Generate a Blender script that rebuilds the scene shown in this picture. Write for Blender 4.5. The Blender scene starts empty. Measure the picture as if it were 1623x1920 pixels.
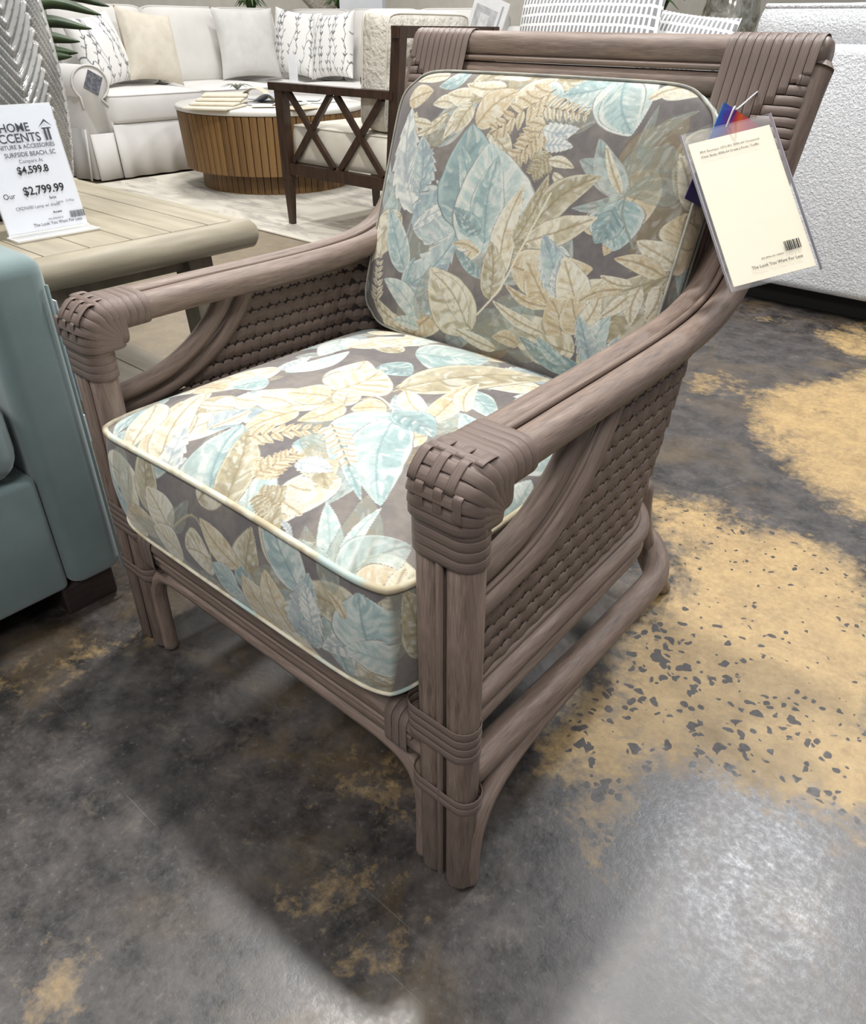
import bpy, bmesh, math, random
import numpy as np
from mathutils import Vector, Matrix
random.seed(7); np.random.seed(7)
S = bpy.context.scene
COL = S.collection
PI = math.pi

# ------------------------------------------------------------------ camera
FPX = 1393.862
CAM = np.array([0.3515, -0.4501, 0.9357]); YAW, PITCH, ROLL = 0.7013, 0.5793, 0.012
fw = np.array([-math.sin(YAW)*math.cos(PITCH), math.cos(YAW)*math.cos(PITCH), -math.sin(PITCH)])
r0 = np.array([math.cos(YAW), math.sin(YAW), 0.0]); u0 = np.cross(r0, fw)
CR = math.cos(ROLL)*r0 + math.sin(ROLL)*u0; CU = -math.sin(ROLL)*r0 + math.cos(ROLL)*u0
cd = bpy.data.cameras.new('camera'); co = bpy.data.objects.new('camera', cd); COL.objects.link(co)
cd.sensor_fit = 'VERTICAL'; cd.sensor_height = 24.0; cd.lens = FPX/1920*24.0
cd.clip_start = 0.02; cd.clip_end = 60
co.matrix_world = Matrix(((CR[0], CU[0], -fw[0], CAM[0]), (CR[1], CU[1], -fw[1], CAM[1]), (CR[2], CU[2], -fw[2], CAM[2]), (0, 0, 0, 1)))
S.camera = co

def ray(px): return fw + CR*(px[0]-811.5)/FPX - CU*(px[1]-960)/FPX
def at(px, axis, val):
    """the point where the ray of a photo pixel meets the plane axis = val"""
    d = ray(px); i = 'xyz'.index(axis); return CAM + d*((val-CAM[i])/d[i])
def at_plane(px, p0, n):
    d = ray(px); p0 = np.array(p0); n = np.array(n); return CAM + d*(((p0-CAM)@n)/(d@n))

# ------------------------------------------------------------------ light
w = bpy.data.worlds.new('showroom_air'); S.world = w; w.use_nodes = True
w.node_tree.nodes['Background'].inputs[0].default_value = (0.97, 0.98, 1.0, 1)
w.node_tree.nodes['Background'].inputs[1].default_value = 0.24
def area(name, loc, size, power, col=(1, .97, .92), aim=None, shape='DISK'):
    l = bpy.data.lights.new(name, 'AREA'); l.shape = shape; l.size = size; l.energy = power; l.color = col
    o = bpy.data.objects.new(name, l); COL.objects.link(o); o.location = loc
    if aim is not None:
        o.rotation_euler = (Vector(aim)-Vector(loc)).to_track_quat('-Z', 'Y').to_euler()
    return o
area('track_or_fill_light', (-0.85, 0.95, 3.3), 0.22, 82, (1, .985, .96))
area('track_or_fill_light', (0.9, 1.6, 3.3), 0.4, 26, (1, .985, .96))
area('track_or_fill_light', (-2.2, 1.5, 3.3), 0.30, 20, (1, .985, .96))
area('track_or_fill_light', (-3.6, 3.0, 3.3), 0.5, 46, (1, .985, .97))
area('track_or_fill_light', (-4.9, 3.4, 3.3), 0.5, 34, (1, .98, .95))
area('track_or_fill_light', (0.2, 2.7, 3.3), 0.5, 72, (.95, .97, 1))
area('track_or_fill_light', (-1.7, -1.5, 3.1), 1.0, 52, (1, .985, .97))  # added fill, unseen behind the camera, brightens cushion front and posts
area('track_or_fill_light', (1.3, -1.7, 3.1), 1.0, 56, (1, .985, .97))  # second added fill behind the camera, not a known fixture
area('track_or_fill_light', (-6.6, 6.6, 3.2), 0.6, 60, (1, .985, .97))
vs = S.view_settings
vs.view_transform = 'Standard'; vs.look = 'None'; vs.exposure = 0.08; vs.gamma = 1; vs.use_curve_mapping = False

# ------------------------------------------------------------------ helpers
def lin(c):
    """8-bit sRGB triple to a linear colour"""
    return tuple(((v/255)/12.92 if v/255 <= .04045 else ((v/255+.055)/1.055)**2.4) for v in c)
MATS = {}
def nodes(name):
    m = bpy.data.materials.new(name); m.use_nodes = True
    nt = m.node_tree; b = nt.nodes['Principled BSDF']
    return m, nt, b
def N(nt, t, **k):
    n = nt.nodes.new(t)
    for a, v in k.items(): setattr(n, a, v)
    return n
def math_(nt, op, a, b=None, c=None, clamp=False):
    n = N(nt, 'ShaderNodeMath', operation=op, use_clamp=clamp)
    for i, v in enumerate((a, b, c)):
        if v is None: continue
        if isinstance(v, (int, float)): n.inputs[i].default_value = v
        else: nt.links.new(v, n.inputs[i])
    return n.outputs[0]
def mixc(nt, f, a, b):
    n = N(nt, 'ShaderNodeMix', data_type='RGBA')
    for s, v in ((0, f), (6, a), (7, b)):
        if hasattr(v, 'links'): nt.links.new(v, n.inputs[s])
        elif s == 0: n.inputs[0].default_value = v
        else: n.inputs[s].default_value = (*v, 1)
    return n.outputs[2]
def maprange(nt, v, a, b, c=0., d=1.):
    n = N(nt, 'ShaderNodeMapRange'); nt.links.new(v, n.inputs[0])
    for i, q in enumerate((a, b, c, d)): n.inputs[i+1].default_value = q
    return n.outputs[0]
def noise(nt, vec, scale, detail=3, rough=.55, dist=0.):
    n = N(nt, 'ShaderNodeTexNoise'); nt.links.new(vec, n.inputs['Vector'])
    n.inputs['Scale'].default_value = scale; n.inputs['Detail'].default_value = detail
    n.inputs['Roughness'].default_value = rough; n.inputs['Distortion'].default_value = dist
    return n.outputs['Fac']
def bump(nt, b, h, s, d=.002):
    n = N(nt, 'ShaderNodeBump'); n.inputs['Strength'].default_value = s; n.inputs['Distance'].default_value = d
    nt.links.new(h, n.inputs['Height']); nt.links.new(n.outputs[0], b.inputs['Normal'])
def plain(name, c, c2=None, rough=.6, ns=8., bs=0., bscale=300., bd=.001, stretch=None, spec=.5, metal=0., sheen=0., lo=.35, hi=.65):
    """a colour broken up by noise, with a fine relief"""
    if name in MATS: return MATS[name]
    m, nt, b = nodes(name)
    b.inputs['Roughness'].default_value = rough; b.inputs['Specular IOR Level'].default_value = spec
    b.inputs['Metallic'].default_value = metal; b.inputs['Sheen Weight'].default_value = sheen
    tc = N(nt, 'ShaderNodeTexCoord').outputs['Object']
    v = tc
    if stretch:
        mp = N(nt, 'ShaderNodeMapping'); mp.inputs['Scale'].default_value = stretch; nt.links.new(tc, mp.inputs[0]); v = mp.outputs[0]
    f = maprange(nt, noise(nt, v, ns, 4), lo, hi)
    nt.links.new(mixc(nt, f, lin(c), lin(c2 or [x*.93 for x in c])), b.inputs['Base Color'])
    if bs: bump(nt, b, noise(nt, v, bscale, 2), bs, bd)
    MATS[name] = m; return m
def rattan(name, c, c2, rough=.5):
    m, nt, b = nodes(name)
    uv = N(nt, 'ShaderNodeTexCoord').outputs['UV']
    mp = N(nt, 'ShaderNodeMapping'); mp.inputs['Scale'].default_value = (16, 7, 1); nt.links.new(uv, mp.inputs[0])
    g = noise(nt, mp.outputs[0], 5, 5, .65)
    mp2 = N(nt, 'ShaderNodeMapping'); mp2.inputs['Scale'].default_value = (3, 5, 1); nt.links.new(uv, mp2.inputs[0])
    g2 = noise(nt, mp2.outputs[0], 2, 2)
    f = maprange(nt, math_(nt, 'ADD', math_(nt, 'MULTIPLY', g, .7), math_(nt, 'MULTIPLY', g2, .5)), .42, .78)
    nt.links.new(mixc(nt, f, lin(c), lin(c2)), b.inputs['Base Color'])
    b.inputs['Roughness'].default_value = rough; b.inputs['Specular IOR Level'].default_value = .4
    bump(nt, b, g, .25, .0012)
    return m
M_POLE = rattan('rattan_pole', (90, 76, 68), (150, 131, 119))
M_WRAP = rattan('rattan_wrap', (92, 78, 71), (132, 115, 106), .42)
M_WEAVE = rattan('rattan_weave', (92, 78, 70), (138, 120, 110), .55)

def mesh_obj(name, V, F, mat, parent=None, smooth=True, uv=None, origin=None):
    """verts are in world space; the object hangs under its parent's location"""
    me = bpy.data.meshes.new(name)
    V = np.asarray(V, dtype=float)
    if parent is not None: V = V - np.array(parent_loc(parent))
    elif origin is not None: V = V - np.array(origin)
    me.from_pydata(V.tolist(), [], F)
    if smooth: me.polygons.foreach_set('use_smooth', [True]*len(me.polygons))
    if uv is not None:
        l = me.uv_layers.new(name='UVMap')
        idx = np.empty(len(me.loops), dtype=np.int32); me.loops.foreach_get('vertex_index', idx)
        l.data.foreach_set('uv', np.asarray(uv, dtype=np.float32)[idx].ravel())
    me.materials.append(mat); me.update()
    o = bpy.data.objects.new(name, me); COL.objects.link(o)
    if parent is not None: o.parent = parent
    elif origin is not None: o.location = origin
    return o
def parent_loc(p):
    l = Vector((0, 0, 0))
    while p is not None: l += p.location; p = p.parent
    return l
def thing(name, label, cat, loc, group=None):
    o = bpy.data.objects.new(name, None); COL.objects.link(o); o.location = loc; o.empty_display_size = .05
    return tag(o, label, cat, group)
def tag(o, label, cat, group=None):
    o['label'] = label; o['category'] = cat
    if group: o['group'] = group
    return o
def struct(o): o['kind'] = 'structure'; return o

class MB:
    def __init__(s): s.V = []; s.F = []; s.U = []
    def add(s, V, F, U=None):
        k = len(s.V); s.V += [tuple(v) for v in V]; s.F += [[i+k for i in f] for f in F]
        s.U += list(U) if U is not None else [(0, 0)]*len(V); return s
    def build(s, name, mat, parent=None, smooth=True, origin=None):
        return mesh_obj(name, s.V, s.F, mat, parent, smooth, s.U, origin)

def spl(P, n=40):
    """smooth resample of control points (Catmull-Rom)"""
    P = np.asarray(P, float); Q = np.vstack([2*P[0]-P[1], P, 2*P[-1]-P[-2]]); out = []
    m = len(P)-1; per = max(2, n//m)
    for i in range(m):
        a, b, c, d = Q[i:i+4]
        for t in np.linspace(0, 1, per, endpoint=False):
            out.append(.5*(2*b+(c-a)*t+(2*a-5*b+4*c-d)*t*t+(3*b-a-3*c+d)*t**3))
    out.append(P[-1]); return np.array(out)
def tube(P, r, n=12, closed=False, cap=True):
    P = np.asarray(P, float); m = len(P)
    if closed: T = np.roll(P, -1, 0)-np.roll(P, 1, 0)
    else: T = np.gradient(P, axis=0)
    T /= np.linalg.norm(T, axis=1)[:, None]+1e-12
    r = np.broadcast_to(np.asarray(r, float), (m,)).copy()
    if cap and not closed:
        e0 = P[0]; e1 = P[-1]; k = .35
        P = np.vstack([e0, P[0]+T[0]*r[0]*k, P[1:-1], P[-1]-T[-1]*r[-1]*k, e1]) if m > 2 else np.vstack([e0, P[0]+T[0]*r[0]*k, P[-1]-T[-1]*r[-1]*k, e1])
        T = np.vstack([T[0], T[0], T[1:-1], T[-1], T[-1]]) if m > 2 else np.vstack([T[0], T[0], T[-1], T[-1]])
        r = np.concatenate([[r[0]*.72, r[0]], r[1:-1], [r[-1], r[-1]*.72]]) if m > 2 else np.array([r[0]*.72, r[0], r[-1], r[-1]*.72])
        m = len(P)
    ref = np.array([0, 0, 1.]) if abs(T[0][2]) < .8 else np.array([1., 0, 0])
    a = np.cross(ref, T[0]); a /= np.linalg.norm(a)
    V = []; U = []; ln = 0; ang = np.linspace(0, 2*PI, n, endpoint=False)
    for i in range(m):
        if i: ln += np.linalg.norm(P[i]-P[i-1])
        a = a - T[i]*(a@T[i]); a /= np.linalg.norm(a); b = np.cross(T[i], a)
        for j, q in enumerate(ang):
            V.append(P[i]+r[i]*(math.cos(q)*a+math.sin(q)*b)); U.append((abs(j/n*2-1), ln))
    F = []
    for i in range(m if closed else m-1):
        k = (i+1) % m
        for j in range(n):
            l = (j+1) % n; F.append([i*n+j, i*n+l, k*n+l, k*n+j])
    if not closed: F.append(list(range(n))[::-1]); F.append([(m-1)*n+j for j in range(n)])
    return V, F, U
def pole(name, P, r, mat, parent, n=12, smooth_n=None, closed=False):
    if smooth_n: P = spl(P, smooth_n)
    V, F, U = tube(P, r, n, closed); return mesh_obj(name, V, F, mat, parent, True, U)
def strap(P, W, width, th, closed=False, nrm=None):
    """flat strip along P; W is the width direction (one vector or one per point), bulged across"""
    P = np.asarray(P, float); m = len(P)
    T = (np.roll(P, -1, 0)-np.roll(P, 1, 0)) if closed else np.gradient(P, axis=0)
    T /= np.linalg.norm(T, axis=1)[:, None]+1e-12
    W = np.broadcast_to(np.asarray(W, float), (m, 3)); width = np.broadcast_to(np.asarray(width, float), (m,))
    Nn = np.cross(T, W); Nn /= np.linalg.norm(Nn, axis=1)[:, None]+1e-12
    prof = [(-.5, 0), (-.45, .75), (0, 1.), (.45, .75), (.5, 0), (.45, -.75), (0, -1.), (-.45, -.75)]; n = len(prof)
    V = []; U = []; ln = 0
    for i in range(m):
        if i: ln += np.linalg.norm(P[i]-P[i-1])
        for (a, b) in prof:
            V.append(P[i]+W[i]*a*width[i]+Nn[i]*b*th*.5); U.append((a+.5, ln))
    F = []
    for i in range(m if closed else m-1):
        k = (i+1) % m
        for j in range(n):
            l = (j+1) % n; F.append([i*n+j, k*n+j, k*n+l, i*n+l])
    if not closed: F.append(list(range(n))); F.append([(m-1)*n+j for j in range(n)][::-1])
    return V, F, U
def rrect(c, e1, e2, h1, h2, r, n=5):
    """rounded rectangle outline"""
    c, e1, e2 = (np.asarray(q, float) for q in (c, e1, e2)); r = min(r, h1*.999, h2*.999); out = []
    for sx, sy, a0 in ((1, 1, 0), (-1, 1, 90), (-1, -1, 180), (1, -1, 270)):
        for t in np.linspace(0, 90, n):
            a = math.radians(a0+t); out.append(c+e1*(sx*(h1-r)+r*math.cos(a))+e2*(sy*(h2-r)+r*math.sin(a)))
    return np.array(out)
def rbox(c, s, r=.01, seg=2, rz=0., M=None):
    bm = bmesh.new(); bmesh.ops.create_cube(bm, size=1)
    for v in bm.verts: v.co = Vector((v.co.x*s[0], v.co.y*s[1], v.co.z*s[2]))
    if r > 0: bmesh.ops.bevel(bm, geom=list(bm.edges), offset=min(r, min(s)*.49), segments=seg, profile=.5, affect='EDGES')
    T = Matrix.Translation(c) @ (M if M is not None else Matrix.Rotation(rz, 4, 'Z'))
    bm.transform(T); V = [tuple(v.co) for v in bm.verts]; F = [[v.index for v in f.verts] for f in bm.faces]
    bm.verts.ensure_lookup_table()
    bm.free(); return V, F
def box(name, c, s, mat, parent=None, r=.01, seg=2, rz=0., M=None, origin=None, smooth=False):
    V, F = rbox(c, s, r, seg, rz, M)
    o = mesh_obj(name, V, F, mat, parent, smooth, None, origin)
    return o
def lathe(prof, c, n=32, fn=None, cap=True):
    V = []; F = []; m = len(prof)
    for r, z in prof:
        for j in range(n):
            a = 2*PI*j/n; q = r if fn is None else fn(r, z, a); V.append((c[0]+q*math.cos(a), c[1]+q*math.sin(a), c[2]+z))
    for i in range(m-1):
        for j in range(n):
            l = (j+1) % n; F.append([i*n+j, i*n+l, (i+1)*n+l, (i+1)*n+j])
    if cap: F.append(list(range(n))[::-1]); F.append([(m-1)*n+j for j in range(n)])
    return V, F
def basis(o, ex, ey):
    ex = Vector(ex).normalized(); ey = Vector(ey); ey = (ey-ex*ey.dot(ex)).normalized(); ez = ex.cross(ey)
    return Matrix(((ex.x, ey.x, ez.x, o[0]), (ex.y, ey.y, ez.y, o[1]), (ex.z, ey.z, ez.z, o[2]), (0, 0, 0, 1)))
def xf(M, V):
    A = np.array(M); V = np.asarray(V, float); return V@A[:3, :3].T+A[:3, 3]
def text(name, body, size, M, mat, parent, align='LEFT', bold=0.):
    c = bpy.data.curves.new(name, 'FONT'); c.body = body; c.size = size; c.align_x = align; c.offset = bold*size
    c.resolution_u = 3
    o = bpy.data.objects.new(name, c); COL.objects.link(o)
    dg = bpy.context.evaluated_depsgraph_get(); dg.update()
    me = bpy.data.meshes.new_from_object(o.evaluated_get(dg)); bpy.data.objects.remove(o); bpy.data.curves.remove(c)
    L = Matrix.Translation(-parent_loc(parent)) @ M; me.transform(L); me.materials.clear(); me.materials.append(mat); me.name = name
    q = bpy.data.objects.new(name, me); COL.objects.link(q); q.parent = parent; return q

# ------------------------------------------------------------------ printed fabric painting (per-vertex print colours)
_G = np.random.RandomState(3).rand(64, 64)
def vn(P, sc, o=0.):
    X = P[:, 0]*sc+o*17.3; Y = P[:, 1]*sc+o*5.7; xi = np.floor(X).astype(int); yi = np.floor(Y).astype(int)
    fx = X-xi; fy = Y-yi; fx = fx*fx*(3-2*fx); fy = fy*fy*(3-2*fy)
    g = lambda a, b: _G[a % 64, b % 64]
    return (g(xi, yi)*(1-fx)+g(xi+1, yi)*fx)*(1-fy)+(g(xi, yi+1)*(1-fx)+g(xi+1, yi+1)*fx)*fy
def ss(a, b, x): t = np.clip((x-a)/(b-a), 0, 1); return t*t*(3-2*t)
C_ = {k: np.array(lin(v)) for k, v in dict(ground=(110, 105, 104), ground2=(128, 121, 115), cream=(212, 205, 184), white=(212, 212, 203), tan=(190, 173, 142),
     sand=(204, 193, 166), teal=(148, 168, 166), aqua=(172, 189, 185), slate=(150, 161, 165), deep=(122, 143, 145), olive=(154, 147, 124), khaki=(172, 163, 136), sage=(142, 150, 140), dark=(86, 81, 79), umber=(140, 124, 96)).items()}
STY = {  # base, stripe, rim, rib, number of veins, serration, opacity
 'T': ('teal', 'aqua', 'white', 'deep', 6, 0, 1.), 'P': ('aqua', 'white', 'white', 'teal', 6, 0, 1.), 'D': ('deep', 'teal', 'aqua', 'sage', 5, 0, 1.),
 'S': ('slate', 'aqua', 'white', 'deep', 6, .22, 1.), 'W': ('white', 'slate', 'white', 'slate', 6, .22, 1.), 'C': ('cream', 'sand', 'white', 'umber', 6, 0, 1.),
 'K': ('cream', 'khaki', 'cream', 'umber', 5, 0, 1.), 'N': ('tan', 'sand', 'cream', 'umber', 5, 0, 1.), 'O': ('khaki', 'olive', 'cream', 'umber', 7, 0, 1.),
 'G': ('sage', 'olive', 'sage', 'sage', 3, 0, .55), 'U': ('umber', 'olive', 'umber', 'olive', 3, 0, .6), 'H': ('aqua', 'sage', 'white', 'sage', 4, 0, .65)}
def paint_leaf(P, C, b, t, s, st, seed):
    b, t, s = (np.asarray(q, float) for q in (b, t, s)); d = t-b; L = np.linalg.norm(d)
    if L < 1e-4: return
    e = d/L; n = np.array([-e[1], e[0]]); hw = abs((s-b)@n) if s is not None else .25*L
    hw = np.clip(hw, .1*L, .62*L); near = np.where(np.linalg.norm(P-(b+t)/2, axis=1) < L*.55+hw*1.3)[0]
    if len(near) == 0: return
    Q = P[near]-b; a = Q@e/L; cv = .10*math.sin(seed*2.3); bb = Q@n-cv*L*np.sin(PI*np.clip(a, 0, 1))
    base, stripe, rim, rib, nv, ser, op = STY[st]
    ac = np.clip(a, 0, 1); wv = hw*np.sin(PI*ac**.72)**.78
    wob = (vn(P[near], 55, seed)-.5)
    wv = wv*(1+.10*wob)
    if ser: wv = wv*(1-ser*((ac*7+seed) % 1.0))
    ins = (a > 0) & (a < 1) & (np.abs(bb) < wv)
    tt = np.abs(bb)/(wv+1e-9); side = np.sign(bb)
    ph = (ac-.32*tt*hw/L*1.6)*nv+(.35*side)+wob*.55+seed
    s1 = np.sin(2*PI*ph)
    col = C_[base]+(C_[stripe]-C_[base])*(ss(-.5, .7, s1*.8+wob*2.6)*.8)[:, None]
    veinl = ss(.86, .99, s1)*.22*(tt < .85); col = col+(C_[rib]-col)*veinl[:, None]
    stk = vn(np.stack([ph*2.1, tt*2.2+side*3], -1), 1.6, seed+4); col = col+(C_['white']-col)*(ss(.62, .8, stk)*.5*(tt < .9))[:, None]; col = col+(C_[rib]-col)*(ss(.30, .16, stk)*.3)[:, None]
    half = ss(.0, .01, bb*np.sign(math.sin(seed*7.1)))[:, None]*.22; col = col+(C_[rim]-col)*half
    rm = ss(.78, .9, tt+wob*.25)[:, None]; col = col+(C_[rim]-col)*rm*.6
    edge = ss(.94, .985, tt)[:, None]; col = col+(C_['dark']-col)*edge*.75
    rb = (1-ss(.0009, .0020, np.abs(bb)))*(a < .93)
    col = col+(C_[rib]-col)*rb[:, None]*.6
    col = col*(0.93+.14*vn(P[near], 240, seed+2))[:, None]
    k = near[ins]; C[k] = C[k]+(col[ins]-C[k])*op
def paint_line(P, C, pts, wd, c):
    pts = spl(np.asarray(pts, float), 16) if len(pts) > 2 else np.asarray(pts, float)
    for p, q in zip(pts[:-1], pts[1:]):
        d = q-p; L2 = d@d+1e-12; t = np.clip(((P-p)@d)/L2, 0, 1); ds = np.linalg.norm(P-p-t[:, None]*d, axis=1)
        m = ds < wd; C[m] = c
def paint(P, spec, seed=1, filler=60, box_=None):
    """spec: leaves in fabric metres: (base, tip, side, style), ('F', base, tip, half, style) ferns, ('L', pts) stems"""
    n1 = vn(P, 30, 1); n2 = vn(P, 160, 2); n3 = vn(P, 7, 5)
    C = C_['ground']+(C_['ground2']-C_['ground'])*ss(.35, .8, n1*.6+n3*.5)[:, None]; C = C*(.9+.2*n2)[:, None]
    R = random.Random(seed)
    lo = P.min(0); hi = P.max(0)
    for i in range(filler):
        b = np.array([R.uniform(lo[0], hi[0]), R.uniform(lo[1], hi[1])]); a = R.uniform(0, 2*PI); L = R.uniform(.06, .14)
        t = b+L*np.array([math.cos(a), math.sin(a)]); s = (b+t)/2+.27*L*np.array([-math.sin(a), math.cos(a)])
        paint_leaf(P, C, b, t, s, R.choice('GHUGTNKSCO'), i*1.37)
    for i, q in enumerate(spec):
        k0 = q[0] if isinstance(q[0], str) else ''
        if k0 == 'L': paint_line(P, C, q[1], .0016, C_[q[2] if len(q) > 2 else 'khaki'])
        elif k0 == 'F':
            _, b, t, h, st = q; b = np.asarray(b); t = np.asarray(t); d = t-b; L = np.linalg.norm(d); e = d/L; n = np.array([-e[1], e[0]])
            paint_line(P, C, [b, t], .0012, C_['umber']); m = 7
            for k in range(m):
                for sd in (-1, 1):
                    o = b+d*(k+.5)/(m+.3); hl = h*(1-.55*k/m); tp = o+hl*(sd*n*.86+e*.55)
                    paint_leaf(P, C, o, tp, (o+tp)/2+.3*hl*e, st, i+k*.7+sd)
        else: paint_leaf(P, C, q[0], q[1], q[2], q[3], i*1.91+.4)
    return C

def fabric_mat(name, attr='print'):
    m, nt, b = nodes(name)
    a = N(nt, 'ShaderNodeAttribute', attribute_name=attr)
    tc = N(nt, 'ShaderNodeTexCoord').outputs['Object']
    wv = noise(nt, tc, 900, 2)
    f = maprange(nt, wv, .3, .7, .88, 1.08)
    mm = N(nt, 'ShaderNodeVectorMath', operation='SCALE'); nt.links.new(a.outputs['Color'], mm.inputs[0]); nt.links.new(f, mm.inputs['Scale'])
    nt.links.new(mm.outputs[0], b.inputs['Base Color'])
    b.inputs['Roughness'].default_value = .82; b.inputs['Sheen Weight'].default_value = .15; b.inputs['Specular IOR Level'].default_value = .25
    bump(nt, b, wv, .25, .0006); return m
M_PRINT = fabric_mat('botanical_print')
def set_print(me, C):
    a = me.color_attributes.new('print', 'FLOAT_COLOR', 'POINT')
    D = np.ones((len(C), 4), dtype=np.float32); D[:, :3] = np.clip(C, 0, 1); a.data.foreach_set('color', D.ravel())

def box_cushion(hx, hy, th, crown, n, m, edge_bulge=.010, corner=.055, sag=0.):
    """boxed cushion in local space: top seam at z=0, bottom seam at z=-th. returns verts, faces, region tags and seam loop"""
    s = np.linspace(-1, 1, n); t = np.linspace(-1, 1, n); A, B = np.meshgrid(s, t)
    def plan(a, b):
        return hx*a*(1-corner*np.abs(b)**10*np.abs(a)**3), hy*b*(1-corner*np.abs(a)**10*np.abs(b)**3)
    X, Y = plan(A, B)
    Z = crown*((1-A**4)*(1-B**4))**.75+sag*(1-A**2)*(B < 2)
    V = np.stack([X, Y, Z], -1).reshape(-1, 3); F = []
    idx = np.arange(n*n).reshape(n, n)
    q = np.stack([idx[:-1, :-1], idx[:-1, 1:], idx[1:, 1:], idx[1:, :-1]], -1).reshape(-1, 4)
    F.append(q)
    loop = np.concatenate([idx[0, :-1], idx[:-1, -1], idx[-1, :0:-1], idx[:0:-1, 0]]); L = len(loop)
    LA = np.concatenate([A[0, :-1], A[:-1, -1], A[-1, :0:-1], A[:0:-1, 0]]); LB = np.concatenate([B[0, :-1], B[:-1, -1], B[-1, :0:-1], B[:0:-1, 0]])
    base = V[loop]; cen = np.zeros(3)
    nx = np.sign(LA)*(np.abs(LA) > .999); ny = np.sign(LB)*(np.abs(LB) > .999); nn = np.stack([nx, ny, 0*nx], -1)
    nn[:, :2] = nn[:, :2]/np.maximum(1, np.linalg.norm(nn[:, :2], axis=1))[:, None]
    rings = [loop]; allV = [V]; k = n*n; tags = [np.zeros(n*n, int)]
    side = np.where(np.abs(LB+1) < 1e-6, 1, np.where(np.abs(LB-1) < 1e-6, 2, np.where(LA > 0, 3, 4)))
    for i in range(1, m+1):
        v = i/m; R = base+nn*edge_bulge*math.sin(PI*v)**.7; R[:, 2] = base[:, 2]*(1-v)-th*v
        allV.append(R); rings.append(np.arange(k, k+L)); tags.append(side); k += L
    for a, b in zip(rings[:-1], rings[1:]):
        F.append(np.stack([a, b, np.roll(b, -1), np.roll(a, -1)], -1))
    V = np.vstack(allV); F = np.vstack(F).tolist(); F.append(rings[-1].tolist()[::-1])
    return V, F, np.concatenate(tags), rings[0], rings[-1]
def scatter_pillow(hx, hy, th, n=26, pinch=.10):
    s = np.linspace(-1, 1, n); A, B = np.meshgrid(s, s)
    X = hx*A*(1-pinch*(1-B**2)*np.abs(A)**2); Y = hy*B*(1-pinch*(1-A**2)*np.abs(B)**2)
    Z = th*(np.clip((1-A**2)*(1-B**2), 0, 1))**.42
    top = np.stack([X, Y, Z], -1).reshape(-1, 3); bot = top*np.array([1, 1, -1]); F = []
    for j in range(n-1):
        for i in range(n-1):
            a = j*n+i; F.append([a, a+1, a+n+1, a+n]); k = n*n; F.append([k+a, k+a+n, k+a+n+1, k+a+1])
    return np.vstack([top, bot]), F, np.stack([X, Y], -1).reshape(-1, 2)

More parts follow.
